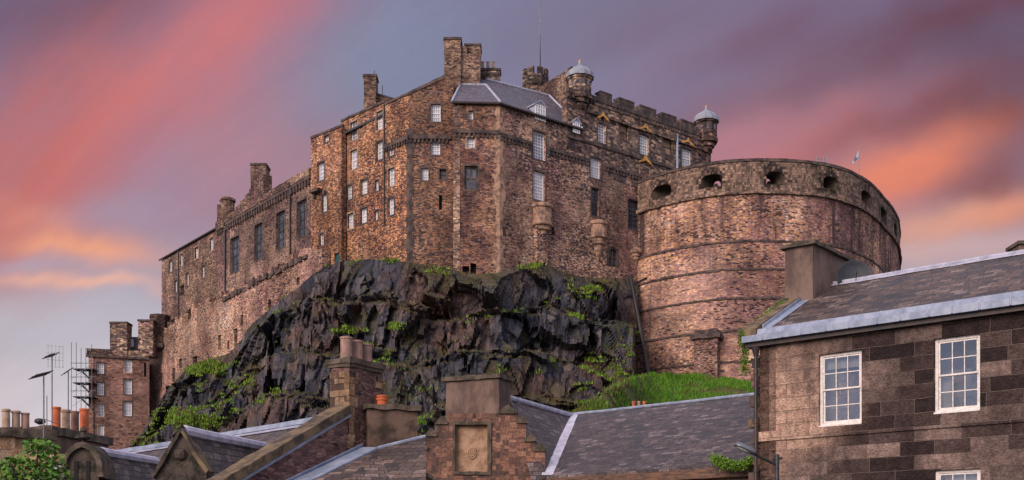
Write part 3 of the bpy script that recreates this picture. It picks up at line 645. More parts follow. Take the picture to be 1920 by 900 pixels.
# corbelled turret stumps
def stump(px, pyt, pyb, rad, tail, mat):
    c = wR.P(px, pyt); h = wR.z(px, pyt)-wR.z(px, pyb); a = math.atan2(wR.n.y, wR.n.x)
    z0 = -h
    prof = [(.05, z0-tail), (rad*.35, z0-tail*.6), (rad*.5, z0-tail*.5), (rad*.52, z0-tail*.3), (rad*.75, z0-tail*.25), (rad*.78, z0-tail*.05), (rad, z0), (rad, z0+.25), (rad*.94, z0+.3), (rad*.94, -.9), (rad*1.06, -.8), (rad*1.08, -.45), (rad*.9, -.3), (rad*.1, .1)]
    return MB().lathe(c, prof, 20).build('corbelled_turret', mat, corn, rough=(.5, .05))
stump(1015, 380, 425, 1.45, 2.2, m_trimlt); stump(1121, 412, 448, 1.3, 3.2, m_trimlt); stump(1192, 464, 476, .9, 1.6, m_trimlt)
a0_ = wR.P(1004, 430, .5); MB().box(wR.P(1002, 492, .55), wR.d*1.75, (0, 0, wR.z(1015, 425)-wR.z(1015, 492)), -wR.n*.7).build('buttress', m_pink, corn, rough=(.5, .05))

# ---- the crenellated palace
pal = thing('castle_palace', 'sooty crenellated palace with gilded window pediments and two domed corner turrets', 'castle building', wR.pt(wR.u(1200), 20))
Kp = wR.pt(wR.u(1062), 0, .03); Ke = XY(1333, YR(1333)-.03)
zP = 1.7+850/F*150.0
wP = Wall(Kp, Ke, wR.z(1100, 291), zP, 1.0)
wP2 = Wall(wR.pt(wR.u(1140), 0, .03), Ke, wR.z(1200, 352), wP.z0, 1.0)
wins = [(1121, 232, 1136, 268), (1199, 253, 1217, 290), (1278, 279, 1297, 314), (1200, 314, 1217, 345)]
for r in wins[:3]: wP.window(*r, pal, 4, 6, frame=.15)
wP2.window(*wins[3], pal, 4, 6, frame=.15)
for r in [(1162, 233, 1178, 262), (1243, 260, 1261, 289)]:
    fo = wP.window(*r, pal, 1, 2, 'dark', pane=m_trimlt, frame=.05, bar=.01)
wP.build('wall', m_palace, pal); wP2.build('wall', m_palace, pal)
# closing side and the stretch below the upper wall that continues the corner block
Wall(Ke, Ke+V((-9, 14, 0)), 20, zP).build('wall', m_palace, pal)
wQ = Wall(wR.pt(wR.L, 0), Ke, 20, wP2.z0); wQ.build('wall', m_pink, pal)
for (x0, y0, x1, y1) in wins:
    u0, u1, z0, z1 = wP.rect(x0, y0, x1, y1); c = (u0+u1)/2; hw = (u1-u0)/2+.25
    MB().prism([wP.pt(c-hw, z1+.5, .34), wP.pt(c-hw+.25, z1+.5, .34), wP.pt(c, z1+.95, .34), wP.pt(c+hw-.25, z1+.5, .34), wP.pt(c+hw, z1+.5, .34), wP.pt(c+hw, z1+.65, .34), wP.pt(c+.3, z1+1.15, .34), wP.pt(c+.1, z1+1.5, .34), wP.pt(c-.1, z1+1.5, .34), wP.pt(c-.3, z1+1.15, .34), wP.pt(c-hw, z1+.65, .34)], -wP.n*.4).build('pediment', m_gold, pal, rough=(.3, .05))
wP.band('string_course', m_trim, pal, 0, wP.L-.2, wP.z(1160, 287), .35, .2)
wP.band('string_course', m_trim, pal, 0, wP.L-.2, wP.z(1140, 192)-.55, .6, .45, .55)
par = wP.band('parapet', m_parapet, pal, wP.u(1112), wP.L, zP+.01, .35, .38, rough=(.8, .04))
for a, b in ((1122, 1144), (1157, 1186), (1197, 1227), (1237, 1265), (1273, 1300)):
    u0, u1 = wP.u(a), wP.u(b)
    MB().box(wP.pt(u0, zP+.365, .36), wP.d*(u1-u0), (0, 0, 1.6), -wP.n*.8).box(wP.pt(u0, zP+1.97, .42), wP.d*(u1-u0), (0, 0, .18), -wP.n*1.2).build('merlon', m_trim, par, rough=(.6, .04))
wP.band('parapet', m_palace, pal, wP.u(1100), wP.L, zP-1.25, 1.2, .3, rough=(.8, .04))
MB().path([wP.P(1268, 252, .2), wP.P(1268, 330, .2)], .17).build('drainpipe', m_lead, pal)
def ogee(px, Y, ytip, ycap, ybody, ycorb, rad, ang):
    c = P(px, ybody, Y); zc = Zp(ycap, Y)-c.z; zt = Zp(ytip, Y)-c.z; zb = Zp(ycorb, Y)-c.z; r = rad; h = zt-zc
    b_ = MB().lathe(c, [(r*.35, zb), (r*.6, zb*.8), (r*.62, zb*.62), (r*.8, zb*.6), (r*.82, zb*.36), (r*1.05, zb*.3), (r*1.1, 0), (r, .05), (r, zc-.3), (r*1.1, zc-.25), (r*1.1, zc)], 8, ang, ang+2*math.pi).build('turret', m_palace, pal, rough=(.8, .04))
    for k in (-1, 0, 1):
        a = -math.pi/2+k*.78; ce = c+V((math.cos(a)*r*.93, math.sin(a)*r*.93, zc*.45)); tdir = V((-math.sin(a), math.cos(a), 0)); od = V((math.cos(a), math.sin(a), 0))
        MB().box(ce-tdir*.18-od*.2, tdir*.36, od*.24, (0, 0, zc*.3)).build('turret_window', m_dpane, b_)
    cp = MB().lathe(c, [(r*1.14, zc), (r*1.14, zc+h*.06), (r*1.1, zc+h*.2), (r*.96, zc+h*.34), (r*.7, zc+h*.47), (r*.4, zc+h*.57), (r*.21, zc+h*.65), (r*.13, zc+h*.74), (r*.1, zc+h*.84)], 24, ribs=.05).build('turret_dome', m_leadcap, b_, smooth=False)
    MB().lathe(c, [(.04, zc+h*.78), (.16, zc+h*.84), (.2, zc+h*.88), (.1, zc+h*.92), (.03, zc+h)], 10).build('finial', m_goldtip, cp, smooth=True)
ogee(1087, 148.6, 111, 148, 181, 206, 1.62, .39); ogee(1324, 163.4, 196, 230, 262, 287, 1.6, .39)
# gable wall behind the left turret
Wall(P(1010, 0, 160), P(1068, 0, 149.5), 50, [(0, Zp(158, 159)), (9, Zp(126, 150)), (11.6, Zp(130, 150))]).build('wall', m_side, pal)
gcap('roof', m_darkslate, pal, [wP.pt(0, zP-.6, -.5), wP.pt(wP.L, zP-.6, -.5), Ke+V((-9, 14, zP-.6)), V((6, 168, zP-.6))])

# ---- octagonal tower and its flagpole
tw = thing('octagonal_tower', 'small dark octagonal tower top with battlements behind the slate roof', 'tower', P(1004, 250, 162))
c = P(1004, 168, 162); r = 24/F*162*1.02; zt = Zp(148, 162)-c.z
MB().lathe(c, [(r*.9, -18), (r*.9, -.2), (r*.95, 0), (r*1.08, .2), (r*1.08, zt)], 8, .39, .39+2*math.pi).build('wall', m_palace, tw)
for k in range(8):
    a = math.pi/4*k+.39*2-.39; tdir = V((-math.sin(a), math.cos(a), 0)); od = V((math.cos(a), math.sin(a), 0))
    MB().box(c+od*(r*.98-.45)-tdir*.4+V((0, 0, zt)), tdir*.8, od*.45, (0, 0, 1.1)).build('merlon', m_palace, tw, rough=(.5, .03))
fp = thing('flagpole', 'tall thin grey flagpole standing on the octagonal tower, rising out of the picture', 'flagpole', P(1013, 150, 162))
MB().tube(P(1013, 152, 162), P(1013, -70, 162), .085, .06, n=8).build('pole', m_steel, fp, smooth=True)
MB().lathe(P(1013, -70, 162), [(.02, -.1), (.16, .05), (.16, .2), (.02, .35)], 8).build('finial', m_goldtip, fp)

# ---- great hall
VPH = -690
def YH(px, Y0=157.): return Y0*(580-VPH)/(px-VPH)
hall = thing('great_hall', 'long hall with four tall dark windows, corbelled parapet and crow-stepped chimney gable', 'castle building', XY(500, YH(500))+V((0, 0, 25)))
zH = Zp(325, 157)
wH = Wall(XY(408, YH(408)), XY(584, YH(584)), 25, zH)
for r in [(432, 445, 448, 510), (477, 420, 492, 487), (518, 397, 534, 465), (557, 376, 574, 444)]: wH.window(*r, hall, 2, 4, 'dark', frame=.22, bar=.2, pane=m_dpane)
wH.build('wall', m_hall, hall)
wH.band('corbel_table', m_trim, hall, 0, wH.L, zH-.9, .45, .35, .75)
wH.band('parapet', m_side, hall, 0, wH.L, zH-.44, 1.0, .4, rough=(.7, .05))
for px, a, b in ((546, 352, 482), (424, 425, 548)):
    MB().path([wH.P(px, a, .22), wH.P(px, b, .22)], .14).box(wH.P(px, a, .05)-wH.d*.35, wH.d*.7, wH.n*.45, (0, 0, .7)).build('drainpipe', m_pipe, hall)
hb = lambda u, z, o: wH.pt(u, z, -o)
zr = zH+3.8
MB().poly([hb(4, zH+.2, .6), hb(wH.L, zH+.2, .6), hb(wH.L, zr, 6.5), hb(4, zr, 6.5)]).poly([hb(4, zr, 6.5), hb(wH.L, zr, 6.5), hb(wH.L, zH, 12), hb(4, zH, 12)]).build('roof', m_darkslate, hall)
# crow-stepped gable at the left end, seen edge-on
ug = wH.u(448)
st_ = MB()
for i in range(6): st_.box(wH.pt(ug-3.8+i*1.55, zH+.3, -.4-i*.05), wH.d*1.6, (0, 0, .8+i*.55), -wH.n*1.2)
st_.box(wH.pt(ug+5.2, zH+.3, -.6), wH.d*2.2, (0, 0, 4.0), -wH.n*1.4)
st_.build('crow_step_gable', m_side, hall, rough=(.8, .05))
stack(hall, 'chimney', 470, 499, 306, 375, YH(475)+1.5, 2.6, m_side, m_trim, rough=(.8, .06))
cc = P(427, 420, YH(420)); ct = Zp(372, YH(420))-cc.z
MB().lathe(cc, [(1.1, -.8), (1.1, ct-.6), (1.28, ct-.5), (1.28, ct-.2), (1.0, ct)], 12).build('round_turret', m_side, hall, rough=(.7, .05))
MB().box(P(407, 420, YH(407)), (1.4, 0, 0), (0, 1.4, 0), (0, 0, 3.2)).build('parapet_pier', m_side, hall, rough=(.7, .05))

# ---- far-left barrack block
bar_ = thing('barrack_block', 'plain barrack block at the far left end of the castle ridge with slim white windows', 'castle building', XY(350, YH(350)+.2)+V((0, 0, 20)))
zB = Zp(487, YH(303))
wB = Wall(XY(303, YH(303)+.25), XY(409, YH(409)+.25), 20, zB)
for r in [(317, 488, 323, 510), (337, 476, 343, 500), (365, 463, 372, 484), (393, 446, 400, 470), (327, 526, 332, 548), (349, 512, 354, 536), (378, 498, 384, 521)]: wB.window(*r, bar_, 2, 4, bar=.05)
wB.slit(338, 535, 345, 553, bar_)
wB.build('wall', m_side, bar_)
MB().path([wB.P(336, 470, .15), wB.P(336, 590, .15)], .13).build('drainpipe', m_pipe, bar_)
Wall(wB.pt(0, 0)+V((-3, 14, 0)), wB.pt(0, 0), 20, zB).build('wall', m_side, bar_)
b0, b1 = wB.pt(-.3, zB, .3), wB.pt(wB.L, zB, .3)
bk = V((-.2, 0, 0))+wB.n*-6
MB().poly([b0, b1, b1+bk+V((0, 0, 2.6)), b0+bk+V((0, 0, 2.6))]).poly([b1+bk+V((0, 0, 2.6)), b0+bk+V((0, 0, 2.6)), b0+bk*2, b1+bk*2]).build('roof', m_darkslate, bar_)
MB().poly([wB.pt(0, zB), wB.pt(0, zB, -6)+V((0, 0, 2.5)), wB.pt(0, zB, -12)]).build('gable', m_side, bar_)
MB().tube(b0, b1, .16, n=6).build('gutter', m_pipe, bar_)

# ---- curtain wall under the hall
cur = thing('curtain_wall', 'lower reddish curtain wall with ragged battlements under the hall, stained and pierced by slits', 'castle wall', XY(420, 176)+V((0, 0, 10)))
C0, C1 = XY(276, 200), XY(604, 151.8)
wC = Wall(C0, C1, 4, 30, 1.2)
prof = [(276, 652), (300, 622), (345, 590), (362, 577), (404, 561), (460, 532), (498, 512), (544, 488), (579, 470), (604, 462)]
tp = []
ucs = [(wC.u(a), wC.z(a, b)) for a, b in prof]; ucs[0] = (0, ucs[0][1]); ucs[-1] = (wC.L, ucs[-1][1])
def cz_(u):
    for (a, za), (b, zb) in zip(ucs, ucs[1:]):
        if a <= u <= b: return za+(zb-za)*(u-a)/(b-a)
    return ucs[-1][1]
uu = 0; hi = False
while uu < wC.L:
    w = rnd.uniform(1.1, 2.2); e = min(uu+w, wC.L); base_z = cz_((uu+e)/2)-.2
    zz = base_z+(rnd.uniform(.5, .95) if hi else 0)
    tp += [(uu, zz+rnd.uniform(-.1, .1)), (e, zz+rnd.uniform(-.15, .1))]; uu = e; hi = not hi
wC.top = tp
for r in [(352, 580, 358, 598), (409, 628, 414, 655), (426, 640, 430, 655), (439, 616, 445, 655), (503, 562, 508, 589), (451, 590, 456, 611), (362, 668, 370, 690), (299, 700, 304, 727), (323, 690, 328, 716), (336, 672, 341, 690), (556, 520, 562, 534)]: wC.slit(*r, cur)
wC.build('wall', m_curt, cur)
Wall(C0+V((2, 16, 0)), C0, 4, tp[0][1]).build('wall', m_curt, cur)
# ledge course with broken stones on the parapet walk
q = MB(); uu = wC.u(420)
while uu < wC.u(578):
    w = rnd.uniform(.6, 1.3); z = cz_(uu)-1.0+rnd.uniform(-.15, .15)
    q.box(wC.pt(uu, z, rnd.uniform(.12, .4)), wC.d*w, (0, 0, rnd.uniform(.5, .9)), -wC.n*.7); uu += w*rnd.uniform(1.05, 1.5)
q.build('broken_corbels', m_trim, cur, rough=(.5, .1))
bt = P(300, 648, 195.5)
MB().lathe(bt, [(.5, -1.1), (1.4, -.5), (1.7, 0), (1.7, 4.6), (1.85, 4.7), (1.85, 5.2)], 8).build('corner_turret', m_side, cur, rough=(.8, .06))
MB().box(bt+V((-1.9, -1.9, -.7)), (3.0, 0, 0), (0, 1.2, 0), (0, 0, .8)).build('turret_corbel', m_trim, cur, rough=(.5, .1))

# ================================================================== HALF-MOON BATTERY
bat = thing('half_moon_battery', 'massive curved stone battery with gun openings in its brown parapet', 'fortification', V((38, 168, 10)))
ctrl = [(1197, 345), (1240, 330), (1300, 315), (1360, 306), (1420, 303), (1480, 304.5), (1530, 309), (1580, 320), (1620, 340), (1650, 367), (1672, 395), (1684, 422)]
cp = [XY(a, 146*747/(1050-b)) for a, b in ctrl]+[XY(1682, 186), XY(1640, 198), XY(1540, 205)]
def crom(p0, p1, p2, p3, t): return .5*((2*p1)+(p2-p0)*t+(2*p0-5*p1+4*p2-p3)*t*t+(3*p1-p0-3*p2+p3)*t**3)
curve = []
ext = [cp[0]*2-cp[1]]+cp+[cp[-1]*2-cp[-2]]
for i in range(len(cp)-1):
    for k in range(12): curve.append(crom(ext[i], ext[i+1], ext[i+2], ext[i+3], k/12))
NB = len(curve)
curve = [c+V((.14*noise.noise(c*.25), .14*noise.noise(c*.25+V((9, 0, 0))), 0)) for c in curve]
nrm = []
for i in range(NB):
    d = curve[min(i+1, NB-1)]-curve[max(i-1, 0)]; d.normalize(); nrm.append(V((d.y, -d.x, 0)))
zb = lambda py: 1.7+(1050-py)/F*146
def ring(mb, z0, z1, o0, o1, rng=None):
    for i in (rng or range(NB-1)):
        a, b = curve[i], curve[i+1]
        mb.poly([a+nrm[i]*o0+V((0, 0, z0)), b+nrm[i+1]*o0+V((0, 0, z0)), b+nrm[i+1]*o1+V((0, 0, z1)), a+nrm[i]*o1+V((0, 0, z1))])
lv = [zb(303), zb(363), zb(453), zb(506), zb(561), zb(622), zb(680), 8.0]
offs = [0, 0, .06, .18, .3, .42, .5, .6]
for k in range(1, 7):
    mb = MB(); ring(mb, lv[k+1], lv[k], offs[k+1], offs[k]+.02); mb.build('wall', m_batt_top if k == 1 else m_batt, bat)
def rope(name, z, h, out, base, mat):
    mb = MB()
    ring(mb, z, z+h, base+out, base+out); ring(mb, z+h, z+h+.01, base+out, base-.2); ring(mb, z, z+.001, base-.2, base+out); mb.build(name, mat, bat, rough=(.45, .10))
rope('cornice', lv[1]-.05, .45, .38, 0, m_parapet)
for k in range(2, 7): rope('string_course', lv[k]-.05, .26, .16, offs[k], m_trim)
# parapet with splayed gun openings
inner = [curve[i]-nrm[i]*2.6 for i in range(NB)]
def near_i(px): return min(range(NB-40), key=lambda i: abs(proj(curve[i]+V((0, 0, 50)))[0]-px))
zp0, zp1 = lv[1]+.4, lv[0]
emb = []
for px, hw, inn in ((1240, 26, .5), (1333, 30, .55), (1452, 27, .32), (1557, 24, .5), (1624, 14, .5), (1655, 9, .5), (1679, 5, .5)):
    i0, i1 = near_i(px-hw*.64), near_i(px+hw*.64)
    if i1-i0 < 3: i1 = i0+3
    emb.append((i0, i1, inn))
mb = MB(); lin_ = {e[0]: MB() for e in emb}; zsil = zp0+.85; ztop = zp1-1.25
def up(p, z): return V((p.x, p.y, z))
i = 0
cells = {}
for (i0, i1, inn) in emb:
    for i in range(i0, i1): cells[i] = (i0, i1, inn)
rail = lambda i, o: curve[i]+nrm[i]*o
for i in range(NB-1):
    a, b = rail(i, .1), rail(i+1, .1)
    if i not in cells:
        mb.poly([up(a, zp0), up(b, zp0), up(b, zp1), up(a, zp1)])
        mb.poly([up(inner[i], zp0), up(inner[i+1], zp0), up(inner[i+1], zp1), up(inner[i], zp1)])
    else:
        i0, i1, inn = cells[i]; so_ = lin_[i0]
        def arch(j):
            s = (j-i0)/(i1-i0)*2-1; return zsil+(ztop-zsil)*(.72+.28*math.sqrt(max(0, 1-s*s)))
        def innr(j):
            s = (j-i0)/(i1-i0); fi = i0+(i1-i0)*(.5+(s-.5)*.36+(inn-.5)*.5); lo = int(fi); fr = fi-lo
            return inner[lo].lerp(inner[min(lo+1, NB-1)], fr)
        za, zc = arch(i), arch(i+1); zi = lambda z: zsil+(z-zsil)*.95
        mb.poly([up(a, zp0), up(b, zp0), up(b, zsil), up(a, zsil)]); mb.poly([up(a, za), up(b, zc), up(b, zp1), up(a, zp1)])
        pa, pb = innr(i), innr(i+1)
        so_.poly([up(a, zsil), up(b, zsil), up(pb, zsil+.15), up(pa, zsil+.15)]); so_.poly([up(a, za), up(b, zc), up(pb, zi(zc)), up(pa, zi(za))])
        mb.poly([up(pa, zp0), up(pb, zp0), up(pb, zsil+.15), up(pa, zsil+.15)]); mb.poly([up(pa, zi(za)), up(pb, zi(zc)), up(pb, zp1), up(pa, zp1)])
        if i == i0: so_.poly([up(a, zsil), up(pa, zsil+.15), up(pa, zi(za)), up(a, za)]); mb.poly([up(inner[i], zp0), up(pa, zp0), up(pa, zp1), up(inner[i], zp1)])
        if i == i1-1: so_.poly([up(b, zsil), up(pb, zsil+.15), up(pb, zi(zc)), up(b, zc)]); mb.poly([up(inner[i+1], zp0), up(pb, zp0), up(pb, zp1), up(inner[i+1], zp1)])
    mb.poly([up(rail(i, .1), zp1), up(rail(i+1, .1), zp1), up(inner[i+1], zp1), up(inner[i], zp1)])
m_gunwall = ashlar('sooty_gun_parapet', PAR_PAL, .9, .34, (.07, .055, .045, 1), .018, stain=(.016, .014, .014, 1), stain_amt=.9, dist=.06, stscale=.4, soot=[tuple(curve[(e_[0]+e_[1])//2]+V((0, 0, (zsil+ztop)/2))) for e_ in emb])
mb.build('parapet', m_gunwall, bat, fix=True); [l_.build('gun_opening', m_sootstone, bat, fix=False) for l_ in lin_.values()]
rope('coping', zp1, .35, .14, .1, m_trim)
ring_t = MB()
for i in range(NB-1): ring_t.poly([up(rail(i, .25), zp1+.352), up(rail(i+1, .25), zp1+.352), up(inner[i+1], zp1+.352), up(inner[i], zp1+.352)])
ring_t.build('coping', m_trim, bat)
MB().prism([up(p, lv[1]-.3) for p in curve[::6]]+[V((20, 200, lv[1]-.3)), V((10, 175, lv[1]-.3))], (0, 0, -.3)).build('gun_platform', m_trim, bat)
# dark soot round the openings is part of the stone; little tower-like pier at the foot
pi = near_i(1328)
pb = curve[pi]+nrm[pi]*.4; tdir = V((-nrm[pi].y, nrm[pi].x, 0))
zq0, zq1 = zb(715), zb(636)
MB().box(up(pb, zq0-4)-tdir*1.55, tdir*3.1, nrm[pi]*1.5, (0, 0, zq1-zq0+4)).build('pier', m_curt, bat, rough=(.5, .06))
MB().box(up(pb, zq1)-tdir*1.95, tdir*3.9, nrm[pi]*1.9, (0, 0, .55)).box(up(pb, zq1+.56)-tdir*1.5, tdir*3.0, nrm[pi]*1.4, (0, 0, .7)).build('pier_cap', m_trim, bat, rough=(.4, .12))
# cannons in two openings
for px, lab in ((1335, 'black cannon muzzle in the widest gun opening, nearest the palace windows'), (1450, 'black cannon muzzle in the gun opening under the middle of the parapet')):
    i = near_i(px); c = curve[i]-nrm[i]*2.9; g = thing('cannon', lab, 'cannon', up(c, zp0), 'cannons in the gun openings')
    d = nrm[i]; a = up(c, zsil+.75)
    MB().tube(a-d*1.2, a+d*.7+V((0, 0, .1)), .3, .2, 12).tube(a+d*.7+V((0, 0, .1)), a+d*.85+V((0, 0, .11)), .26, .26, 12).build('barrel', m_iron, g, smooth=False)
    tdir = V((-d.y, d.x, 0))
    MB().box(up(c, zsil+.32)-tdir*.4-d*1.2, tdir*.2, d*1.4, (0, 0, .4)).box(up(c, zsil+.32)+tdir*.2-d*1.2, tdir*.2, d*1.4, (0, 0, .4)).build('carriage', m_iron, g)
# flag, rail on top
fl = thing('flag_on_pole', 'small blue and white flag hanging from a thin pole above the battery', 'flag', P(1611, 330, 175))
MB().tube(P(1611, 345, 175), P(1611, 280, 175), .06, .05, 6).build('pole', m_steel, fl)
fm = MB(); 
for k in range(6):
    x0, x1 = 1610-k*2.2, 1610-(k+1)*2.2; w0, w1 = math.sin(k*1.1)*.3, math.sin((k+1)*1.1)*.3
    fm.poly([P(x0, 296+k*2.2, 175+w0), P(x1, 298.2+k*2.2, 175+w1), P(x1, 282+(k+1)*3.6, 175+w1), P(x0, 282+k*3.6, 175+w0)])
fm.build('flag', m_flag, fl)
rl = thing('viewing_rail', 'small pale railing frame on top of the battery parapet', 'railing', P(1541, 310, 152))
mb = MB()
for px in (1531, 1537, 1544, 1550): mb.tube(P(px, 312, 152), P(px, 294, 152), .06, n=6)
mb.build('post', m_steel, rl); MB().tube(P(1531, 304, 152), P(1550, 304, 152), .04, n=6).tube(P(1531, 298, 152), P(1550, 298, 152), .03, n=6).build('rail', m_steel, rl)

# ================================================================== GATE BLOCK far left
gh = thing('gate_block', 'distant reddish stone house with two thick chimneys below the castle wall', 'building', XY(222, 192)+V((0, 0, 4)))
G0, G1 = XY(166, 190), XY(280, 193)
zG = Zp(668, 190)
wG = Wall(G0, G1, 4, zG)
for r in [(182, 680, 195, 701), (182, 717, 195, 741), (183, 757, 195, 781), (184, 797, 195, 818), (234, 675, 247, 698), (233, 712, 247, 739), (232, 753, 247, 780)]: wG.window(*r, gh, 3, 4, surround=True)
wG.slit(270, 680, 274, 706, gh)
wG.build('wall', m_far, gh)
Wall(G0+V((-1, 14, 0)), G0, 4, zG).build('wall', m_far, gh)
pg = wG.band('parapet', m_palace, gh, -.3, wG.L, zG+.25, 1.1, .2, rough=(.8, .05))
wG.band('cornice', m_trim, gh, -.4, wG.L, zG-.1, .34, .4)
stack(gh, 'chimney', 206, 238, 603, 668, 191.5, 2.5, m_palace, m_trim, rough=(.9, .06))
stack(gh, 'chimney', 259, 287, 599, 668, 192.5, 2.5, m_palace, m_trim, rough=(.9, .06))
MB().box(P(238, 660, 193.5), (2.0, 0, 0), (0, 3, 0), (0, 0, 2.6)).build('dormer', m_darkslate, gh)
MB().box(P(243, 650, 193.45), (.7, 0, 0), (0, .1, 0), (0, 0, 1.3)).build('dormer_window', m_palepane, gh)
gcap('roof', m_darkslate, gh, [wG.pt(0, zG+.2, -.5), wG.pt(wG.L, zG+.2, -.5), wG.pt(wG.L, zG+.2, -14), wG.pt(0, zG+.2, -14)])
# scaffold
scf = thing('scaffolding', 'spindly steel scaffold tower with plank decks beside the distant reddish house', 'scaffolding', P(152, 800, 188))
pl = MB()
for px in (134, 143, 152, 161, 172):
    for dy in (0, 2.5): pl.tube(P(px, 830, 188+dy), P(px, 640+rnd.uniform(0, 25), 188+dy), .055, n=5)
pl.build('poles', m_steel, scf)
for y in (692, 718, 744):
    a = P(136, y, 188); dk_ = MB().box(a, (3.4, 0, 0), (0, 2.5, 0), (0, 0, .12))
    dk_.tube(a+V((0, 0, 1)), a+V((3.4, 0, 1)), .05, n=5)
    dk_.prism([a+V((1.0, .4, .1)), a+V((3.2, .4, -2.0)), a+V((3.2, .4, -2.25)), a+V((1.0, .4, -.15))], (0, .9, 0)); dk_.build('deck', m_steeld, scf)
    MB().tube(a+V((-.3, -.1, 1)), a+V((4.0, -.1, 1)), .05, n=5).tube(a+V((0, 0, -1.6)), a+V((3.4, 0, 1)), .04, n=5).build('rail', m_steel, scf)

# ================================================================== CRAG
top_pts = [(205, 842), (240, 838), (270, 800), (290, 770), (310, 735), (330, 712), (350, 692), (380, 680), (430, 662), (450, 640), (470, 610), (500, 585), (530, 560), (560, 538), (585, 515), (610, 500), (640, 489), (690, 486), (740, 489), (770, 492), (810, 497), (850, 506), (890, 514), (930, 512), (965, 502), (1000, 496), (1030, 498), (1060, 512), (1100, 520), (1150, 523), (1180, 522), (1196, 530)]
def interp(pts, x):
    if x <= pts[0][0]: return pts[0][1]
    for (a, ya), (b, yb) in zip(pts, pts[1:]):
        if x <= b: return ya+(yb-ya)*(x-a)/(b-a)
    return pts[-1][1]
def ytop(px):
    if px < 590: y = wC.Y(max(px, 276))-.9 - (0 if px > 276 else (276-px)*.06)
    elif px < 640: y = min(wT.Y(px), wC.Y(604)+(px-604)*.03)-.9
    elif px < 767: y = wL.Y(px)-.8
    elif px < 845: y = wM.Y(px)-.8
    elif px < 937: y = wN.Y(px)-.8
    else: y = wR.Y(px)-.8
    return y
def vor(p, s, st, tilt):
    q = V((p.x*s, p.y*s, p.z*s*st))
    d, pts = noise.voronoi(q); c = pts[0]
    h = noise.cell_vector(c*7.3); t = V((h.y, h.z, noise.cell(c*11.7+V((3.1, 0, 0)))))-V((.5, .5, .5)); dq = (q-c)
    return h.x-.5, (t.x*dq.x+t.y*dq.y+t.z*dq.z/st)*tilt/s
NU, NV = 380, 190
rock = MB(); grid = []
for iu in range(NU+1):
    s = iu/NU; pxt = 205+(1197-205)*s; colp = []
    yt = ytop(pxt); tpnt = P(pxt, interp(top_pts, pxt), yt)
    pxb = 150+(1120-150)*s; ybot = 92+14*math.sin(s*3.1)
    bpnt = V((X(pxb, ybot), ybot, 2.0))
    for iv in range(-3, NV+1):
        if iv < 0:
            colp.append(tpnt+V((0, -iv*1.6, -.15*iv))); continue
        tt = iv/NV
        tz = tt; xw = tpnt.x+(bpnt.x-tpnt.x)*tt
        ph = tt*4.6+1.1*noise.noise(V((xw*.045, 2.2, tt*1.5)))+.35*noise.noise(V((xw*.17, 7.7, tt*3)))-xw*.012; fl_ = math.floor(ph); fr = ph-fl_
        stp = max(0, min(1, (fr-.62)/.34)); stp = stp*stp*(3-2*stp)
        ty = min(1.05, max(0, tt**1.08+(stp-fr)*.85/4.6*min(1, tt*6)))
        p_ = V((tpnt.x+(bpnt.x-tpnt.x)*ty, tpnt.y+(bpnt.y-tpnt.y)*ty, tpnt.z+(bpnt.z-tpnt.z)*tz))
        fade = min(1, tt*9)*(1 if s < .96 else max(.25, 1-(s-.96)/.04))
        n0 = noise.fractal(p_*.045, 1.0, 2.0, 4)
        pw_ = p_+V((n0*2.5, 0, n0*3))+noise.noise_vector(p_*.25)*.45
        h1, t1_ = vor(pw_, .11, .42, .4); h2, t2_ = vor(pw_+V((0, 0, p_.x*.2)), .27, .28, .5); h3, t3_ = vor(pw_, .8, .26, .6)
        amp = 1.3*n0+h1*1.9+t1_*.6+h2*.75+t2_*.5+h3*.3+t3_*.5+.35*noise.noise(V((p_.x*1.7, p_.y*1.7, p_.z*.35)))
        amp = max(amp, -(.4+(tpnt.y-p_.y)*.7))
        p_ = p_+V((0, -1, .12))*(amp*fade)+V((1, 0, 0))*(h2*.7*fade)
        colp.append(p_)
    grid.append(colp)
# right flank turns back against the battery
last_ = grid[-1]
for k in range(1, 14): grid.append([p_+V((k*.12+.5*noise.noise(p_*.3+V((k, 0, 0))), k*1.3, 0)) for p_ in last_])
first_ = grid[0]
for k in range(1, 8): grid.insert(0, [p_+V((-k*1.2, k*1.2, -k*.5+.6*noise.noise(p_*.3+V((k, 0, 0))))) for p_ in first_])
nc = len(grid[0])
for c_ in grid: rock.v += c_
for i in range(len(grid)-1):
    for j in range(nc-1): rock.f.append((i*nc+j, (i+1)*nc+j, (i+1)*nc+j+1, i*nc+j+1))
rk = rock.build('rock_crag', m_rock, smooth=False)
tag(rk, 'dark volcanic rock crag with grassy ledges under the castle walls', 'cliff', kind='structure')

# black pipe down the seam between rock and battery
m_blackpipe = plain('black_pipe_paint', (.008, .008, .010), .5, c2=(.015, .014, .015))
dp = thing('black_pipe', 'long black pipe down the seam between the crag and the curved battery', 'pipe', P(1216, 700, 138))
MB().path([P(1182, 518, 148), P(1190, 560, 146.5), P(1205, 640, 144), P(1216, 702, 141.5)], .26).build('pipe', m_blackpipe, dp)
MB().path([P(1186, 534, 147.6), P(1212, 522, 150)], .17).build('bracket', m_blackpipe, dp)

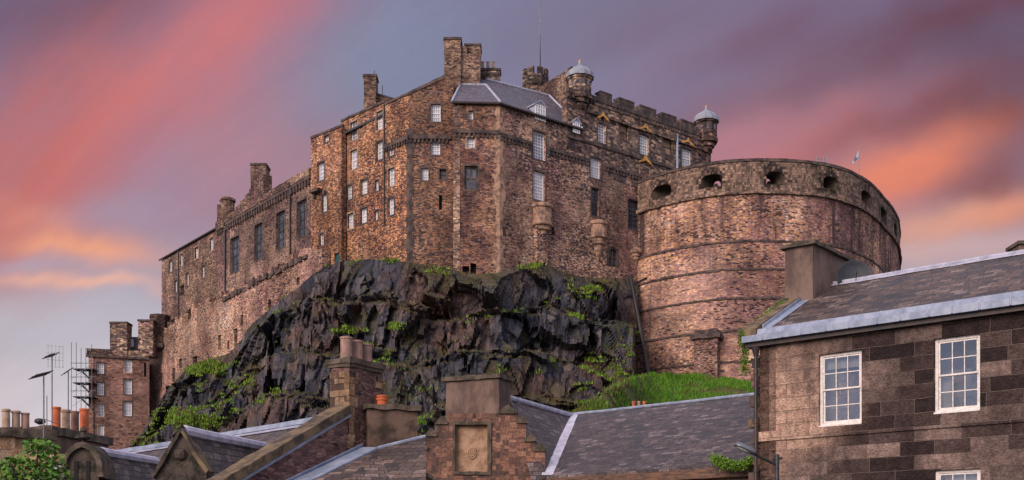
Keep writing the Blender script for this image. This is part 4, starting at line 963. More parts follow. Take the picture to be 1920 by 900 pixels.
# grass bank
gb = MB(); NX, NYg = 60, 26; bank = []
for i in range(NX+1):
    px = 1050+(1560-1050)*i/NX; row = []
    ptop = interp([(1050, 795), (1075, 776), (1110, 752), (1140, 732), (1180, 712), (1215, 702), (1300, 704), (1360, 709), (1400, 716), (1560, 735)], px)
    yb_ = interp([(1050, 102), (1140, 108), (1180, 118), (1215, 138), (1260, 146.5), (1300, 146), (1400, 143.8), (1560, 146)], px)
    for j in range(NYg+1):
        tt = j/NYg; y = yb_+(88-yb_)*tt; z = Zp(ptop, yb_)*(1-tt)+2.0*tt+.8*noise.fractal(V((px*.02, tt*4, 3)), 1, 2, 3)*min(1, tt*5)
        row.append(V((X(px, yb_)*(1-tt*.25), y, z)))
    bank.append(row)
for r in bank: gb.v += r
for i in range(NX):
    for j in range(NYg): gb.f.append((i*(NYg+1)+j, (i+1)*(NYg+1)+j, (i+1)*(NYg+1)+j+1, i*(NYg+1)+j+1))
tag(gb.build('grass_bank', m_soil, smooth=True), 'sloping bank of earth at the foot of the battery', 'bank', kind='structure')
def blades(mb, p, n, ln, w, spread):
    for _ in range(n):
        a = rnd.uniform(0, 6.283); o = p+V((math.cos(a), math.sin(a), 0))*rnd.uniform(0, spread)
        l = ln*rnd.uniform(.5, 1.2); b = rnd.uniform(0, 6.283); t_ = V((math.cos(b), math.sin(b), 0))*w
        tip = o+V((rnd.uniform(-.5, .5)*l, rnd.uniform(-.6, .3)*l, l))
        i = len(mb.v); mb.v += [o-t_, o+t_, tip]; mb.f.append((i, i+1, i+2))
g = MB()
scr_pts = []
for _ in range(24000):
    fi = rnd.uniform(0, NX-.01); fj = rnd.random()**1.3*(NYg-6); i, j = int(fi), int(fj); u_, v_ = fi-i, fj-j
    p_ = bank[i][j].lerp(bank[i+1][j], u_).lerp(bank[i][j+1].lerp(bank[i+1][j+1], u_), v_)
    dens = noise.noise(p_*.35)
    if dens < -.34: continue
    pxx = proj(p_)[0]
    if rnd.random() < .85*max(0, min(1, (1195-pxx-120*noise.noise(p_*.3))/90)) or (dens < -.2 and rnd.random() < .6): scr_pts.append(p_); continue
    blades(g, p_-V((0, 0, .1)), 3, .50+.35*dens, .055, .3)
tag(g.build('grass', m_grass, fix=False), 'bright green grass covering the bank below the battery', 'grass', kind='stuff')
# greenery on the ledges: pick upward-facing rock points near the patches the photograph shows
patches = [(385, 688, 42, 14, 1.), (430, 680, 20, 8, .6), (335, 782, 42, 14, 1.), (300, 800, 30, 14, .6), (380, 790, 40, 12, .9), (415, 770, 30, 14, .5), (380, 730, 16, 12, .7), (440, 725, 14, 16, .7), (430, 760, 16, 20, .6), (250, 825, 16, 12, .8), (290, 822, 26, 12, .5),
    (650, 620, 26, 7, .9), (740, 612, 14, 7, .9), (690, 640, 20, 14, .4), (720, 690, 24, 14, .5), (790, 740, 30, 10, .7), (805, 735, 20, 10, .6), (725, 668, 14, 10, .5), (500, 755, 20, 14, .6), (520, 730, 14, 10, .3), (470, 715, 14, 18, .4), (545, 560, 14, 10, .5), (520, 580, 12, 8, .5),
    (625, 505, 20, 8, .5), (670, 495, 16, 6, .4), (735, 487, 10, 5, .9), (700, 505, 16, 10, .3), (830, 510, 26, 12, .25), (1050, 555, 30, 16, .3), (1110, 550, 18, 12, .8), (1080, 590, 14, 20, .5), (1000, 500, 30, 8, .3), (1065, 545, 20, 20, .4), (900, 600, 40, 8, .2), (970, 580, 30, 8, .2),
    (1180, 660, 24, 30, .6), (1115, 680, 24, 14, .6), (1150, 700, 40, 22, .6), (1100, 720, 30, 16, .4), (1180, 700, 30, 20, .6), (990, 700, 24, 8, .4), (1030, 680, 20, 6, .4), (940, 690, 14, 8, .4), (1200, 560, 12, 20, .5), (760, 650, 30, 6, .2), (850, 640, 30, 6, .2), (795, 800, 14, 20, .5), (1120, 760, 30, 20, .4)]
pm = MB(); sm_ = MB()
for p_ in scr_pts: blades(pm if rnd.random() < .3 else sm_, p_-V((0, 0, .05)), 3, .45, .06, .35)
for i in range(2, len(grid)-2):
    for j in range(3, nc-2):
        p_ = grid[i][j]; px, py = proj(p_)
        nn = (grid[i+1][j]-grid[i-1][j]).cross(grid[i][j+1]-grid[i][j-1])
        if nn.length < 1e-6: continue
        nn.normalize(); nn = nn if nn.z > 0 or nn.y < 0 else -nn
        w = 0
        for cx, cy, a, b_, d in patches:
            q_ = ((px-cx)/a)**2+((py-cy)/b_)**2
            if q_ < 2.2: w = max(w, d*(math.exp(-q_) if d < .85 else min(1.6, 2.2*math.exp(-q_*.9))))
        if w > .08 and rnd.random() < (w*1.5*max(0, abs(nn.z)-.35) if w < .85 else w*.75):
            if rnd.random() < (.75 if px < 1140 else .4): blades(pm, p_-V((0, 0, .05)), 12, .40, .10, .6)
            else: blades(sm_, p_-V((0, 0, .05)), 8, .5, .08, .6)
        elif abs(nn.z) > .62 and noise.noise(p_*.12) > -.15 and rnd.random() < .22: blades(sm_, p_-V((0, 0, .05)), 5, .26, .07, .45)
tag(pm.build('ledge_plants', m_plant, fix=False), 'fresh green plants growing on ledges of the dark crag', 'ledge plants', kind='stuff')
tag(sm_.build('dry_scrub', m_scrub, fix=False), 'brownish dry grass and scrub on the crag ledges', 'scrub', kind='stuff')
# ================================================================== RIGHT STONE HOUSE
C0h = XY(1425, 32.0); E1 = (XY(1920, 27.4)-C0h).normalized(); E2 = V((-E1.y, E1.x, 0))
rh = thing('sash_window_house', 'dark sooty stone house on the right with white sash windows and lead-edged slate roof', 'house', C0h)
def HQ(t, a, z): q = C0h+E1*t+E2*a; return V((q.x, q.y, z))
zE = 7.78
wh_ = Wall(C0h, C0h+E1*14, 0, zE, .6)
def sash(W, r, parent, curtain=None):
    u0, u1, z0, z1 = W.rect(*r); W.hole((u0, u1, z0-.046, z1), .30)
    f = MB(); w, h = u1-u0, z1-z0
    def bx(m, a, b, c, e, o, d): m.box(W.pt(a, c, o), W.d*(b-a), V((0, 0, e-c)), -W.n*d)
    fr = .075
    for a, b, c, e in ((u0, u0+fr, z0, z1), (u1-fr, u1, z0, z1), (u0+fr, u1-fr, z0, z0+fr), (u0+fr, u1-fr, z1-fr, z1)): bx(f, a, b, c, e, -.10, .12)
    fo = f.build('window', m_cream, parent)
    bx2 = MB(); bx(bx2, u0, u1, z0-.045, z0-.002, .02, .14); bx2.build('sill', m_cream, fo)
    mid = z0+h*.5
    for k, (a, e, o) in enumerate(((mid-.02, z1-fr, -.125), (z0+fr, mid+.02, -.165))):
        s_ = MB(); sf = .045
        for p_, q_, c, d in ((u0+fr, u0+fr+sf, a, e), (u1-fr-sf, u1-fr, a, e), (u0+fr+sf, u1-fr-sf, a, a+sf), (u0+fr+sf, u1-fr-sf, e-sf, e)): bx(s_, p_, q_, c, d, o, .035)
        for i in (1, 2):
            uu = u0+fr+sf+(w-2*fr-2*sf)*i/3; bx(s_, uu-.012, uu+.012, a+sf, e-sf, o-.004, .026)
        zz = (a+e)/2; bx(s_, u0+fr+sf, u1-fr-sf, zz-.012, zz+.012, o-.006, .022)
        s_.build('sash', m_cream, fo)
        g_ = MB()
        for i in range(3):
            for j in range(2):
                ua_, ub_ = u0+fr+(w-2*fr)*i/3, u0+fr+(w-2*fr)*(i+1)/3; za_, zb_ = a+(e-a)*j/2, a+(e-a)*(j+1)/2; tx, tz = rnd.uniform(-.008, .008), rnd.uniform(-.009, .009)
                g_.poly([W.pt(ua_, za_, o-.02-tx-tz), W.pt(ub_, za_, o-.02+tx-tz), W.pt(ub_, zb_, o-.02+tx+tz), W.pt(ua_, zb_, o-.02-tx+tz)])
        g_.build('pane', m_glass, fo, fix=False)
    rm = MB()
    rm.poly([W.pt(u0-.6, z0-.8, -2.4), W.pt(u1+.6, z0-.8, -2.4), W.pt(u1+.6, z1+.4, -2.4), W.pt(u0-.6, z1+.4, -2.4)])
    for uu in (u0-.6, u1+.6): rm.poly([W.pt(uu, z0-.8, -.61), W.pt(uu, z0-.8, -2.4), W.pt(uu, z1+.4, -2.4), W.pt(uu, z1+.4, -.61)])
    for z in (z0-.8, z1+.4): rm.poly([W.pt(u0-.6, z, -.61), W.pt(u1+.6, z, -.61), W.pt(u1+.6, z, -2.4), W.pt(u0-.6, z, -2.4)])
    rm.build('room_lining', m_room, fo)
    if curtain:
        c = MB(); a, b, lo, hi = curtain; n = 14
        for k in range(n):
            x0, x1 = u0+w*(a+(b-a)*k/n), u0+w*(a+(b-a)*(k+1)/n)
            c.poly([W.pt(x0, z0+h*lo, -.32-.03*(k % 2)), W.pt(x1, z0+h*lo, -.32-.03*((k+1) % 2)), W.pt(x1, z0+h*hi, -.32-.03*((k+1) % 2)), W.pt(x0, z0+h*hi, -.32-.03*(k % 2))])
        c.build('curtain', m_curtain, fo)
    return fo
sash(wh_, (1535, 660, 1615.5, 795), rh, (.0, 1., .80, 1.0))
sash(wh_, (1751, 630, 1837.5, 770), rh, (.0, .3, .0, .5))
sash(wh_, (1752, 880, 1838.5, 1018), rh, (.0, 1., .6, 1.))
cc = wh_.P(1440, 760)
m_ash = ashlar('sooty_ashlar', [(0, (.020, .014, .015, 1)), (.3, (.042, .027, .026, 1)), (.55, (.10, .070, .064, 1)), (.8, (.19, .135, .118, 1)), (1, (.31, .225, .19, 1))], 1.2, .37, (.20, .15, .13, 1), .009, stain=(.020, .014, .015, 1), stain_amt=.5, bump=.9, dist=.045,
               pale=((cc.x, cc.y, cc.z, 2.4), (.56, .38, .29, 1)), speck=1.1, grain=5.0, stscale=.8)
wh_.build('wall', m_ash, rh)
zc1 = wh_.z(1430, 810)
wh_.band('string_course', m_ash, rh, -.02, wh_.L, zc1-.27, .27, .055, rough=None)
# lintel and jamb blocks stand slightly proud
Wall(C0h+E2*8, C0h, 0, zE, .5).build('wall', m_gable, rh)
# eaves: dark strip painting in the cornice shadow, lead-covered cornice in two steps
wh_.band('gutter', m_pipe, rh, -.35, wh_.L, zE-.005, .12, .20, rough=None)
pr_ = [(.34, .12), (.34, .30), (.16, .34), (.10, .50), (-.15, .53), (-.15, .12)]
secs = [(-.4, 0)]; uu = .25
while uu < 13.8: secs += [(uu-.03, 0), (uu-.012, .016), (uu+.012, .016), (uu+.03, 0)]; uu += rnd.uniform(.55, .8)
secs.append((14, 0)); le = MB()
for u_, o_ in secs: le.v += [wh_.pt(u_, zE+z_+(o_ if k < 5 else 0)*.6, a_+(o_ if k < 5 else 0)) for k, (a_, z_) in enumerate(pr_)]
for i in range(len(secs)-1):
    for k in range(6): le.f.append((i*6+k, (i+1)*6+k, (i+1)*6+(k+1) % 6, i*6+(k+1) % 6))
le.f += [tuple(range(6)), tuple(len(le.v)-1-k for k in range(6))]
le.build('lead_cornice', m_lead, rh)
zR = 10.25; aR = 4.0
MB().prism([HQ(.06, .1, zE+.52), HQ(14, .1, zE+.52), HQ(14, aR, zR), HQ(.06, aR, zR)], (0, 0, -.12)).build('roof', m_slate2, rh)
MB().prism([HQ(-.4, aR, zR), HQ(14, aR, zR), HQ(14, 2*aR, zE+.5), HQ(-.4, 2*aR, zE+.5)], (0, 0, -.12)).build('roof', m_slate2, rh)
MB().tube(HQ(.3, aR, zR+.03), HQ(14, aR, zR+.03), .075, n=8).prism([HQ(.3, aR-.2, zR-.06), HQ(14, aR-.2, zR-.06), HQ(14, aR, zR+.045), HQ(.3, aR, zR+.045)], (0, 0, -.02)).build('lead_ridge', m_leadlt, rh, rough=(.5, .014))
def slope_z(a): return zE+.52+(zR-zE-.52)*(a-.1)/(aR-.1)
MB().prism([HQ(-.42, -.2, slope_z(-.2)+.16), HQ(-.02, -.2, slope_z(-.2)+.16), HQ(-.02, aR, slope_z(aR)+.16), HQ(-.42, aR, slope_z(aR)+.16)], (0, 0, -.34)).build('skew_coping', m_cope, rh, rough=(.35, .03))
MB().prism([HQ(.0, .15, slope_z(.15)+.03), HQ(.30, .15, slope_z(.15)+.03), HQ(.30, aR, slope_z(aR)+.03), HQ(.0, aR, slope_z(aR)+.03)], (0, 0, -.02)).prism([HQ(-.01, .15, slope_z(.15)+.13), HQ(.03, .15, slope_z(.15)+.13), HQ(.03, aR, slope_z(aR)+.13), HQ(-.01, aR, slope_z(aR)+.13)], (0, 0, -.12)).build('flashing', m_lead, rh)
# broad rendered chimney on the gable
zT = Zp(469, 34.3)
ch = MB().box(HQ(-.5, 2.55, 8.6), E1*.92, E2*2.6, (0, 0, zT-8.6)).build('chimney', m_render, rh, rough=(.5, .02))
MB().box(HQ(-.62, 2.42, zT), E1*1.16, E2*2.9, (0, 0, .11)).box(HQ(-.5, 2.55, zT+.112), E1*.92, E2*2.6, (0, 0, .05)).build('chimney_cap', m_cap, ch, rough=(.3, .02))
MB().box(HQ(-.62, 2.3, 8.9), E1*.28, E2*.3, (0, 0, .75)).build('chimney_stub', m_trim, ch, rough=(.25, .03))
# drainpipe and toothed rough stones at the corner
dpx = MB(); a = wh_.P(1421, 660, .12)
dpx.tube(V((a.x, a.y, 0)), V((a.x, a.y, zE-.05)), .055, n=10)
for z in (4.2, 5.6, 7.0): dpx.tube(V((a.x, a.y, z)), V((a.x, a.y, z+.12)), .075, n=10)
dpx.tube(V((a.x, a.y, zE-.25)), V((a.x, a.y, zE-.02)), .07, .13, n=10)
dpx.build('drainpipe', m_pipe, rh)
z = 2.5; k = 0
while z < 7.5:
    hh = rnd.uniform(.18, .34); w = (.34 if k % 2 else .16)*rnd.uniform(.8, 1.3)
    MB().box(HQ(-w-.02, .05+rnd.uniform(0, .1), z), E1*w, E2*.5, (0, 0, hh)).build('tusking_stone', rnd.choice([m_cope, m_trim, m_redstone, m_trim]), rh, rough=(.14, .035)); z += hh+.02; k += 1
far_ = thing('neighbour_chimney', 'chimney stack end peeping above the slate ridge at the right edge', 'chimney', P(1930, 700, 46))
MB().box(P(1911, 700, 46), (1.6, 0, 0), (0, 1, 0), (0, 0, Zp(456, 46)-Zp(700, 46))).build('stack', m_render, far_, rough=(.4, .02))
MB().box(P(1909.5, 457, 45.9), (1.7, 0, 0), (0, 1.2, 0), (0, 0, .14)).build('chimney_cap', m_cap, far_)
# moss
def mossy(name, label, pts, r, n, droop=0., sz=1., fl=1.):
    mb = MB()
    for _ in range(n):
        i = rnd.randrange(len(pts)-1); p_ = pts[i].lerp(pts[i+1], rnd.random())
        o = V((rnd.gauss(0, r), rnd.gauss(0, r), rnd.gauss(0, r)*fl-droop*rnd.random()**2))
        q_ = p_+o; s_ = sz*r*rnd.uniform(.25, .8); d1 = V((rnd.uniform(-1, 1), rnd.uniform(-1, 1), rnd.uniform(-.6, .6))).normalized()*s_; d2 = V((rnd.uniform(-1, 1), rnd.uniform(-1, 1), rnd.uniform(-.6, .6))).normalized()*s_
        mb.poly([q_-d1, q_-d2, q_+d1, q_+d2])
    return tag(mb.build(name, m_mossleaf, fix=False), label, 'moss', kind='stuff')
m_mossleaf = leafmat('moss_leaf', (.05, .12, .008), (.12, .24, .02), (.20, .34, .06))
mossy('moss', 'bright green moss along the skew edge of the right house', [HQ(-.44, -.25, slope_z(-.25)), HQ(-.44, 1.2, slope_z(1.2)+.08), HQ(-.44, 2.4, slope_z(2.4)+.1)], .055, 2600, sz=.8)
mossy('hanging_moss', 'bright green moss hanging down the corner stones under the lead gutter', [HQ(-.5, -.1, zE+.45), HQ(-.48, -.05, zE+.05), HQ(-.45, -.05, zE-.7)], .07, 1300, sz=.7)
# satellite dish behind the ridge
ds = thing('satellite_dish', 'dark round satellite dish behind the ridge of the sash window house', 'satellite dish', P(1602, 540, 34.45))
dc = P(1602, 519, 34.45); mb = MB(); nn_ = V((-.15, -.97, .2)).normalized(); ta = nn_.orthogonal().normalized(); tb = nn_.cross(ta)
prev = None; rows = []
for r, d in ((.02, -.13), (.18, -.115), (.34, -.07), (.46, -.02), (.53, .03), (.55, .03), (.5, .0)):
    rows.append([dc+ta*r*math.cos(2*math.pi*k/28)+tb*r*math.sin(2*math.pi*k/28)+nn_*d for k in range(28)])
for r0, r1 in zip(rows, rows[1:]):
    for k in range(28): mb.poly([r0[k], r0[(k+1) % 28], r1[(k+1) % 28], r1[k]])
mb.build('dish', m_dish, ds, smooth=True)
MB().tube(dc-nn_*.12, dc-nn_*.3+V((0, 0, -.7)), .03).build('bracket', m_steeld, ds)
MB().tube(dc+V((0, 0, -.5))+nn_*.05, dc+nn_*.5+V((0, 0, -.05)), .015).build('feed_arm', m_steeld, ds)
# street lamp on its wall bracket
lp = thing('wall_lamp', 'street lamp head on a dark bracket arm fixed to the corner of the right house', 'street lamp', P(1458, 905, 29.5))
Yl = 29.3
MB().tube(P(1457, 930, Yl), P(1457, 852, Yl), .06, n=10).tube(P(1449, 861, Yl), P(1467, 859, Yl), .03, n=6).box(P(1449, 925, Yl), (.24, 0, 0), (0, 3.0, 0), (0, 0, .1)).build('post', m_steeld, lp)
MB().path([P(1457, 872, Yl), P(1436, 862, Yl-.1), P(1414, 850, Yl-.2)], .04).build('arm', m_steeld, lp)
hc = P(1397, 843.5, Yl-.25); ax = (P(1418, 853, Yl-.2)-P(1379, 834, Yl-.3)).normalized()
up_ = V((0, 0, 1)); up_ = (up_-ax*up_.dot(ax)).normalized(); sd = ax.cross(up_)
hd = MB(); rings = []
for s in range(13):
    x = -1+2*s/12; rr = math.sqrt(max(0, 1-abs(x)**2.6))
    rings.append([hc+ax*x*.33+sd*rr*.16*math.cos(a)+up_*(rr*.15*max(0, math.sin(a))-.025*max(0, -math.sin(a))) for a in [2*math.pi*k/16 for k in range(16)]])
for r0, r1 in zip(rings, rings[1:]):
    for k in range(16): hd.poly([r0[k], r0[(k+1) % 16], r1[(k+1) % 16], r1[k]])
hd.build('lamp_head', m_steel, lp, smooth=True)
gb_ = MB(); rings = []
for s in range(9):
    x = -1+2*s/8; rr = math.sqrt(max(0, 1-x*x))
    rings.append([hc-ax*.05+ax*x*.22+sd*rr*.10*math.cos(a)-up_*(.02+rr*.045*math.sin(a)) for a in [math.pi*k/8 for k in range(9)]])
for r0, r1 in zip(rings, rings[1:]):
    for k in range(8): gb_.poly([r0[k], r0[k+1], r1[k+1], r1[k]])
gb_.build('lamp_glass', m_lampglass, lp, smooth=True)

# ================================================================== MIDDLE SLATE HOUSE
mh = thing('slate_roof_house', 'low house with a broad brownish slate roof and pale lead valley before the green bank', 'house', XY(1200, 46))
Ra, Rb = P(1075, 778, 49.8), P(1400, 742, 44.0)
d_ = (Rb-Ra); d_.z = 0; d_.normalize(); nn2 = V((d_.y, -d_.x, 0))
zRm = Ra.z; Rb2 = V((*(Ra.xy+d_.xy*13.5), zRm)); zEm = 4.81
run = 7.2
def MQ(t, a, z): q = V((Ra.x, Ra.y, 0))+d_*t+nn2*a; return V((q.x, q.y, z))
tv = 6.45-8.7
vb = MQ(4.5, run, zEm)
MB().prism([MQ(0, 0, zRm), MQ(13.5, 0, zRm), MQ(13.5, run, zEm), vb], (0, 0, -.1)).build('roof', m_slate, mh)
MB().prism([MQ(-3, 0, zRm), MQ(13.5, 0, zRm), MQ(13.5, -run, zEm), MQ(-3, -run, zEm)], (0, 0, -.1)).build('roof', m_slate, mh)
Wa, Wb = P(1072, 781, 49.7), P(955, 748, 44.4)
lowR = P(1000, 912, 41.2)
MB().prism([Wb, Wa, vb], (0, 0, -.1)).prism([Wb, vb, lowR], (0, 0, -.1)).build('roof', m_slate, mh)
MB().tube(Ra+V((0, 0, .03)), Rb2+V((0, 0, .03)), .07, n=8).build('lead_ridge', m_lead, mh, rough=(.5, .016))
k_ = (vb-Wa).normalized(); sv = V((1, -.2, 0)).normalized()
MB().prism([Wa+V((-.02, 0, .09)), Wa+V((.28, -.05, .09)), vb+V((.24, -.03, .09)), vb+V((-.18, 0, .09))], (0, 0, -.05)).build('lead_valley', m_leadwhite, mh, rough=(.4, .015))
MB().tube(Wb+V((0, 0, .05)), Wa+V((0, 0, .05)), .11, n=8).build('lead_ridge', m_leadlt, mh)
mw = Wall(MQ(4.2, run-.3, 0), MQ(13.5, run-.3, 0), 0, zEm-.12, .5); mw.build('wall', m_redstone, mh)
MB().prism([MQ(4.5, run+.02, zEm-.10), MQ(13.5, run+.02, zEm-.10), MQ(13.5, run+.02, zEm-.42), MQ(4.5, run+.02, zEm-.42)], -nn2*.25).build('eaves_board', m_timber, mh, rough=(.6, .015))
mossy('moss_clump', 'big green moss clump hanging from the eaves below the street lamp', [P(1342, 857, 36.2), P(1352, 864, 35.9), P(1370, 870, 35.7), P(1392, 871, 35.5), P(1412, 860, 35.5)], .10, 5200, droop=.12, sz=.55, fl=.6)
pt = thing('terracotta_pots', 'three small orange and cream chimney pots peeping over the slate ridge', 'chimney pots', P(1198, 790, 60))
MB().box(P(1180, 800, 60), (1.1, 0, 0), (0, .6, 0), (0, 0, Zp(767, 60)-Zp(800, 60))).build('stack', m_render, pt)
for px, w, tpy, mm in ((1188, 6, 757, m_potred), (1198, 5, 752, m_potbuff), (1208, 6, 756, m_potred)): MB().lathe(P(px, 767, 60.3), [(w/2/F*60*1.0, 0), (w/2/F*60, .3), (w/2/F*60*1.2, .32), (w/2/F*60*1.2, .42)], 10).build('chimney_pot', mm, pt)

# ================================================================== CROW-STEPPED GABLE
cg = thing('crow_step_house', 'red stone crow-stepped gable with a carved panel and wide rendered chimney', 'house', XY(895, 42.5))
Yg = 42.0
steps = [(768, 868), (784, 868), (784, 843), (800, 843), (800, 818), (818, 818), (818, 795), (838, 795), (838, 775), (938, 775), (970, 775), (970, 793), (986, 793), (986, 828), (1004, 828), (1004, 846), (1022, 846)]
poly = [P(768, 1040, Yg)]+[P(a, b, Yg) for a, b in steps]+[P(1022, 1040, Yg)]
# wall with a recess for the panel: built from strips
mb = MB(); xs = sorted({a for a, _ in steps} | {852, 920})
def stop(x):
    c = [b for (a, b), (a2, b2) in zip(steps, steps[1:]) if b == b2 and a <= x <= a2]; return min(c) if c else 868
for a, b in zip(xs, xs[1:]):
    t_ = stop((a+b)/2)
    segs = [(t_, 1040)] if not (852 <= (a+b)/2 <= 920) else [(t_, 795), (890, 1040)]
    for s0, s1 in segs: mb.box(P(a, s1, Yg), P(b, s1, Yg)-P(a, s1, Yg), (0, .55, 0), (0, 0, Zp(s0, Yg)-Zp(s1, Yg)))
mb.build('gable_wall', m_redstone, cg, rough=(.35, .02))
mb = MB()
for a, b, c in ((768, 784, 868), (784, 800, 843), (800, 818, 818), (818, 838, 795), (936, 970, 775), (970, 987, 793), (986, 1005, 828), (1003, 1023, 846)):
    o = P(a-2, c, Yg-.08); w = X(b+1, Yg)-X(a-2, Yg); hh = .25
    MB().prism([o+V((0, 0, .003)), o+V((w, 0, .003)), o+V((w, 0, .09)), o+V((w*.5, 0, .09+hh)), o+V((0, 0, .09))], (0, .85, 0)).build('crow_step', m_cap, cg, rough=(.3, .025))
MB().box(P(852, 890, Yg+.2), (X(920, Yg)-X(852, Yg), 0, 0), (0, .2, 0), (0, 0, Zp(795, Yg)-Zp(890, Yg))).build('panel', m_panel, cg, rough=(.25, .02))
rg = MB(); c = P(885, 850, Yg+.2)
for rr, tb_ in ((.16, .035), (.09, .03)):
    pts = [c+V((rr*math.cos(2*math.pi*k/20), 0, rr*1.25*math.sin(2*math.pi*k/20))) for k in range(21)]; rg.path(pts, tb_, 6)
rg.lathe(c+V((0, .0, -.03)), [(.02, 0), (.05, .03), (.02, .08)], 8)
rg.build('carved_roundel', m_panel, cg)
fr_ = MB()
for x0, y0, x1, y1 in ((849, 890, 921, 884), (848, 796, 921, 790), (849, 884, 853, 796), (914, 884, 921, 793)): fr_.box(P(x0, y0, Yg-.06), (X(x1, Yg)-X(x0, Yg), 0, 0), (0, .28, 0), (0, 0, Zp(y1, Yg)-Zp(y0, Yg)))
fr_.build('panel_frame', m_cap, cg, rough=(.3, .02))
yw = -.42
e1_ = V((math.cos(yw), math.sin(yw), 0)); e2v = V((-math.sin(yw), math.cos(yw), 0))
o = P(836, 795, 43.2); w = 2.25; zt = Zp(716, 43.2)
cst = MB().box(o-V((0, 0, 1.2)), e1_*w, e2v*1.05, (0, 0, zt-o.z+1.2)).build('chimney', m_render, cg, rough=(.5, .025))
MB().box(V((o.x, o.y, zt+.002))-e1_*.12-e2v*.12, e1_*(w+.24), e2v*1.3, (0, 0, .17)).build('chimney_cap', m_cap, cst, rough=(.35, .03))
# wing roof behind the gable, left slope
MB().prism([Wb, Wa, P(800, 905, 49), P(775, 905, 43)], (0, 0, -.1)).build('roof', m_slate, cg)

# ================================================================== LEFT GABLED HOUSE with tall chimney
lg = thing('rubble_gable_house', 'rubble gable house with tall quoined chimney carrying three tall clay pots', 'house', XY(600, 29))
gA, gB = XY(300, 24.0), XY(653, 29.0)
gd = (gB-gA).normalized(); gC = gB+gd*1.4
wg = Wall(gA, gC, 0, 10, .5)
zap = wg.z(655, 776); ua = wg.u(655)
sl = (wg.z(655, 776)-wg.z(452, 898))/(ua-wg.u(452))
zl = lambda u: zap-sl*(ua-u)
wg.top = [(0, max(.5, zl(0))), (ua, zap), (ua+.9, zap), (wg.L, zap-.4)]
wg.build('wall', m_gable, lg)
cpn = MB().prism([wg.pt(0, zl(0)+.02, .1), wg.pt(ua, zap+.02, .1), wg.pt(ua, zap+.26, .1), wg.pt(0, zl(0)+.26, .1)], -wg.n*.62)
cpn.build('skew_coping', m_cope, lg, rough=(.4, .025))
MB().prism([wg.pt(0, zl(0)-.07, .06), wg.pt(ua, zap-.07, .06), wg.pt(ua, zap+.01, .06), wg.pt(0, zl(0)+.01, .06)], -wg.n*.05).build('flashing', m_lead, lg)
# chimney
u0 = wg.u(653); u1 = wg.u(714); zt = wg.z(653, 688)
o = wg.pt(u0, zap-.9, .03)
wd = u1-u0
cb = MB().box(o, gd*wd, -wg.n*.62, (0, 0, zt-o.z)).build('chimney', m_gable, lg, rough=(.3, .02))
q = MB()
zz = zap-.9; k = 0
while zz < zt-.2:
    hh = min(rnd.uniform(.28, .42), zt-zz); L_ = .34 if k % 2 else .22
    q.box(wg.pt(u0-.02, zz, .05), gd*L_, -wg.n*.68, (0, 0, hh-.012))
    if k % 3 != 1: q.box(wg.pt(u1-L_*.8, zz, .05), gd*(L_*.8+.02), -wg.n*.3, (0, 0, hh-.012))
    zz += hh; k += 1
q.build('quoin', m_quoin, cb, rough=(.3, .012))
MB().box(wg.pt(u0-.04, zt+.002, .08), gd*(wd+.1), -wg.n*.78, (0, 0, .1)).box(wg.pt(u0-.08, zt+.104, .12), gd*(wd+.18), -wg.n*.86, (0, 0, .14)).build('chimney_cap', m_cap, cb, rough=(.25, .035))
def pot(parent, c, r, h, mat, style=0):
    pr = [[(r*1.0, 0), (r*.95, h*.1), (r*.9, h*.86), (r*1.12, h*.88), (r*1.12, h*.96), (r*.95, h), (r*.7, h*.99), (r*.7, h*.8)],
          [(r*1.05, 0), (r, h*.05), (r*.98, h*.9), (r*1.1, h*.92), (r*1.1, h), (r*.8, h), (r*.8, h*.8)],
          [(r*1.15, 0), (r*1.15, h*.18), (r, h*.2), (r, h*.55), (r*1.2, h*.58), (r*1.2, h*.75), (r*1.0, h*.78), (r*1.15, h*.85), (r*1.15, h), (r*.8, h), (r*.8, h*.8)]][style]
    return MB().lathe(c, pr, 18).build('chimney_pot', mat, parent, smooth=False)
for k, (f_, m_) in enumerate(((.18, m_potpink), (.5, m_potpink), (.80, m_potpink))): pot(cb, wg.pt(u0+wd*f_, zt+.235, -.28), .155, .60-.03*k, m_, 1)
# low rendered stack behind
o = P(690, 850, 29.15); yw2 = .25; e1_ = V((math.cos(yw2), math.sin(yw2), 0)); e2v = V((-math.sin(yw2), math.cos(yw2), 0)); w = (X(783, 29.4)-X(690, 29.15))/math.cos(.25); zt2 = Zp(768, 29.2)
lsx = thing('rendered_chimney', 'squat mossy rendered chimney stack with one orange pot behind the quoined chimney', 'chimney', V((o.x+.7, o.y+.4, o.z)))
MB().box(o-V((0, 0, .6)), e1_*w, e2v*.9, (0, 0, zt2-o.z+.6)).build('stack', m_render2, lsx, rough=(.4, .025))
MB().box(V((o.x, o.y, zt2+.002))-e1_*.08-e2v*.08, e1_*(w+.16), e2v*1.06, (0, 0, .14)).build('chimney_cap', m_cap, lsx, rough=(.22, .045))
pot(lsx, V((o.x, o.y, zt2+.13))+e1_*.42+e2v*.4, .135, .30, m_potred, 2)
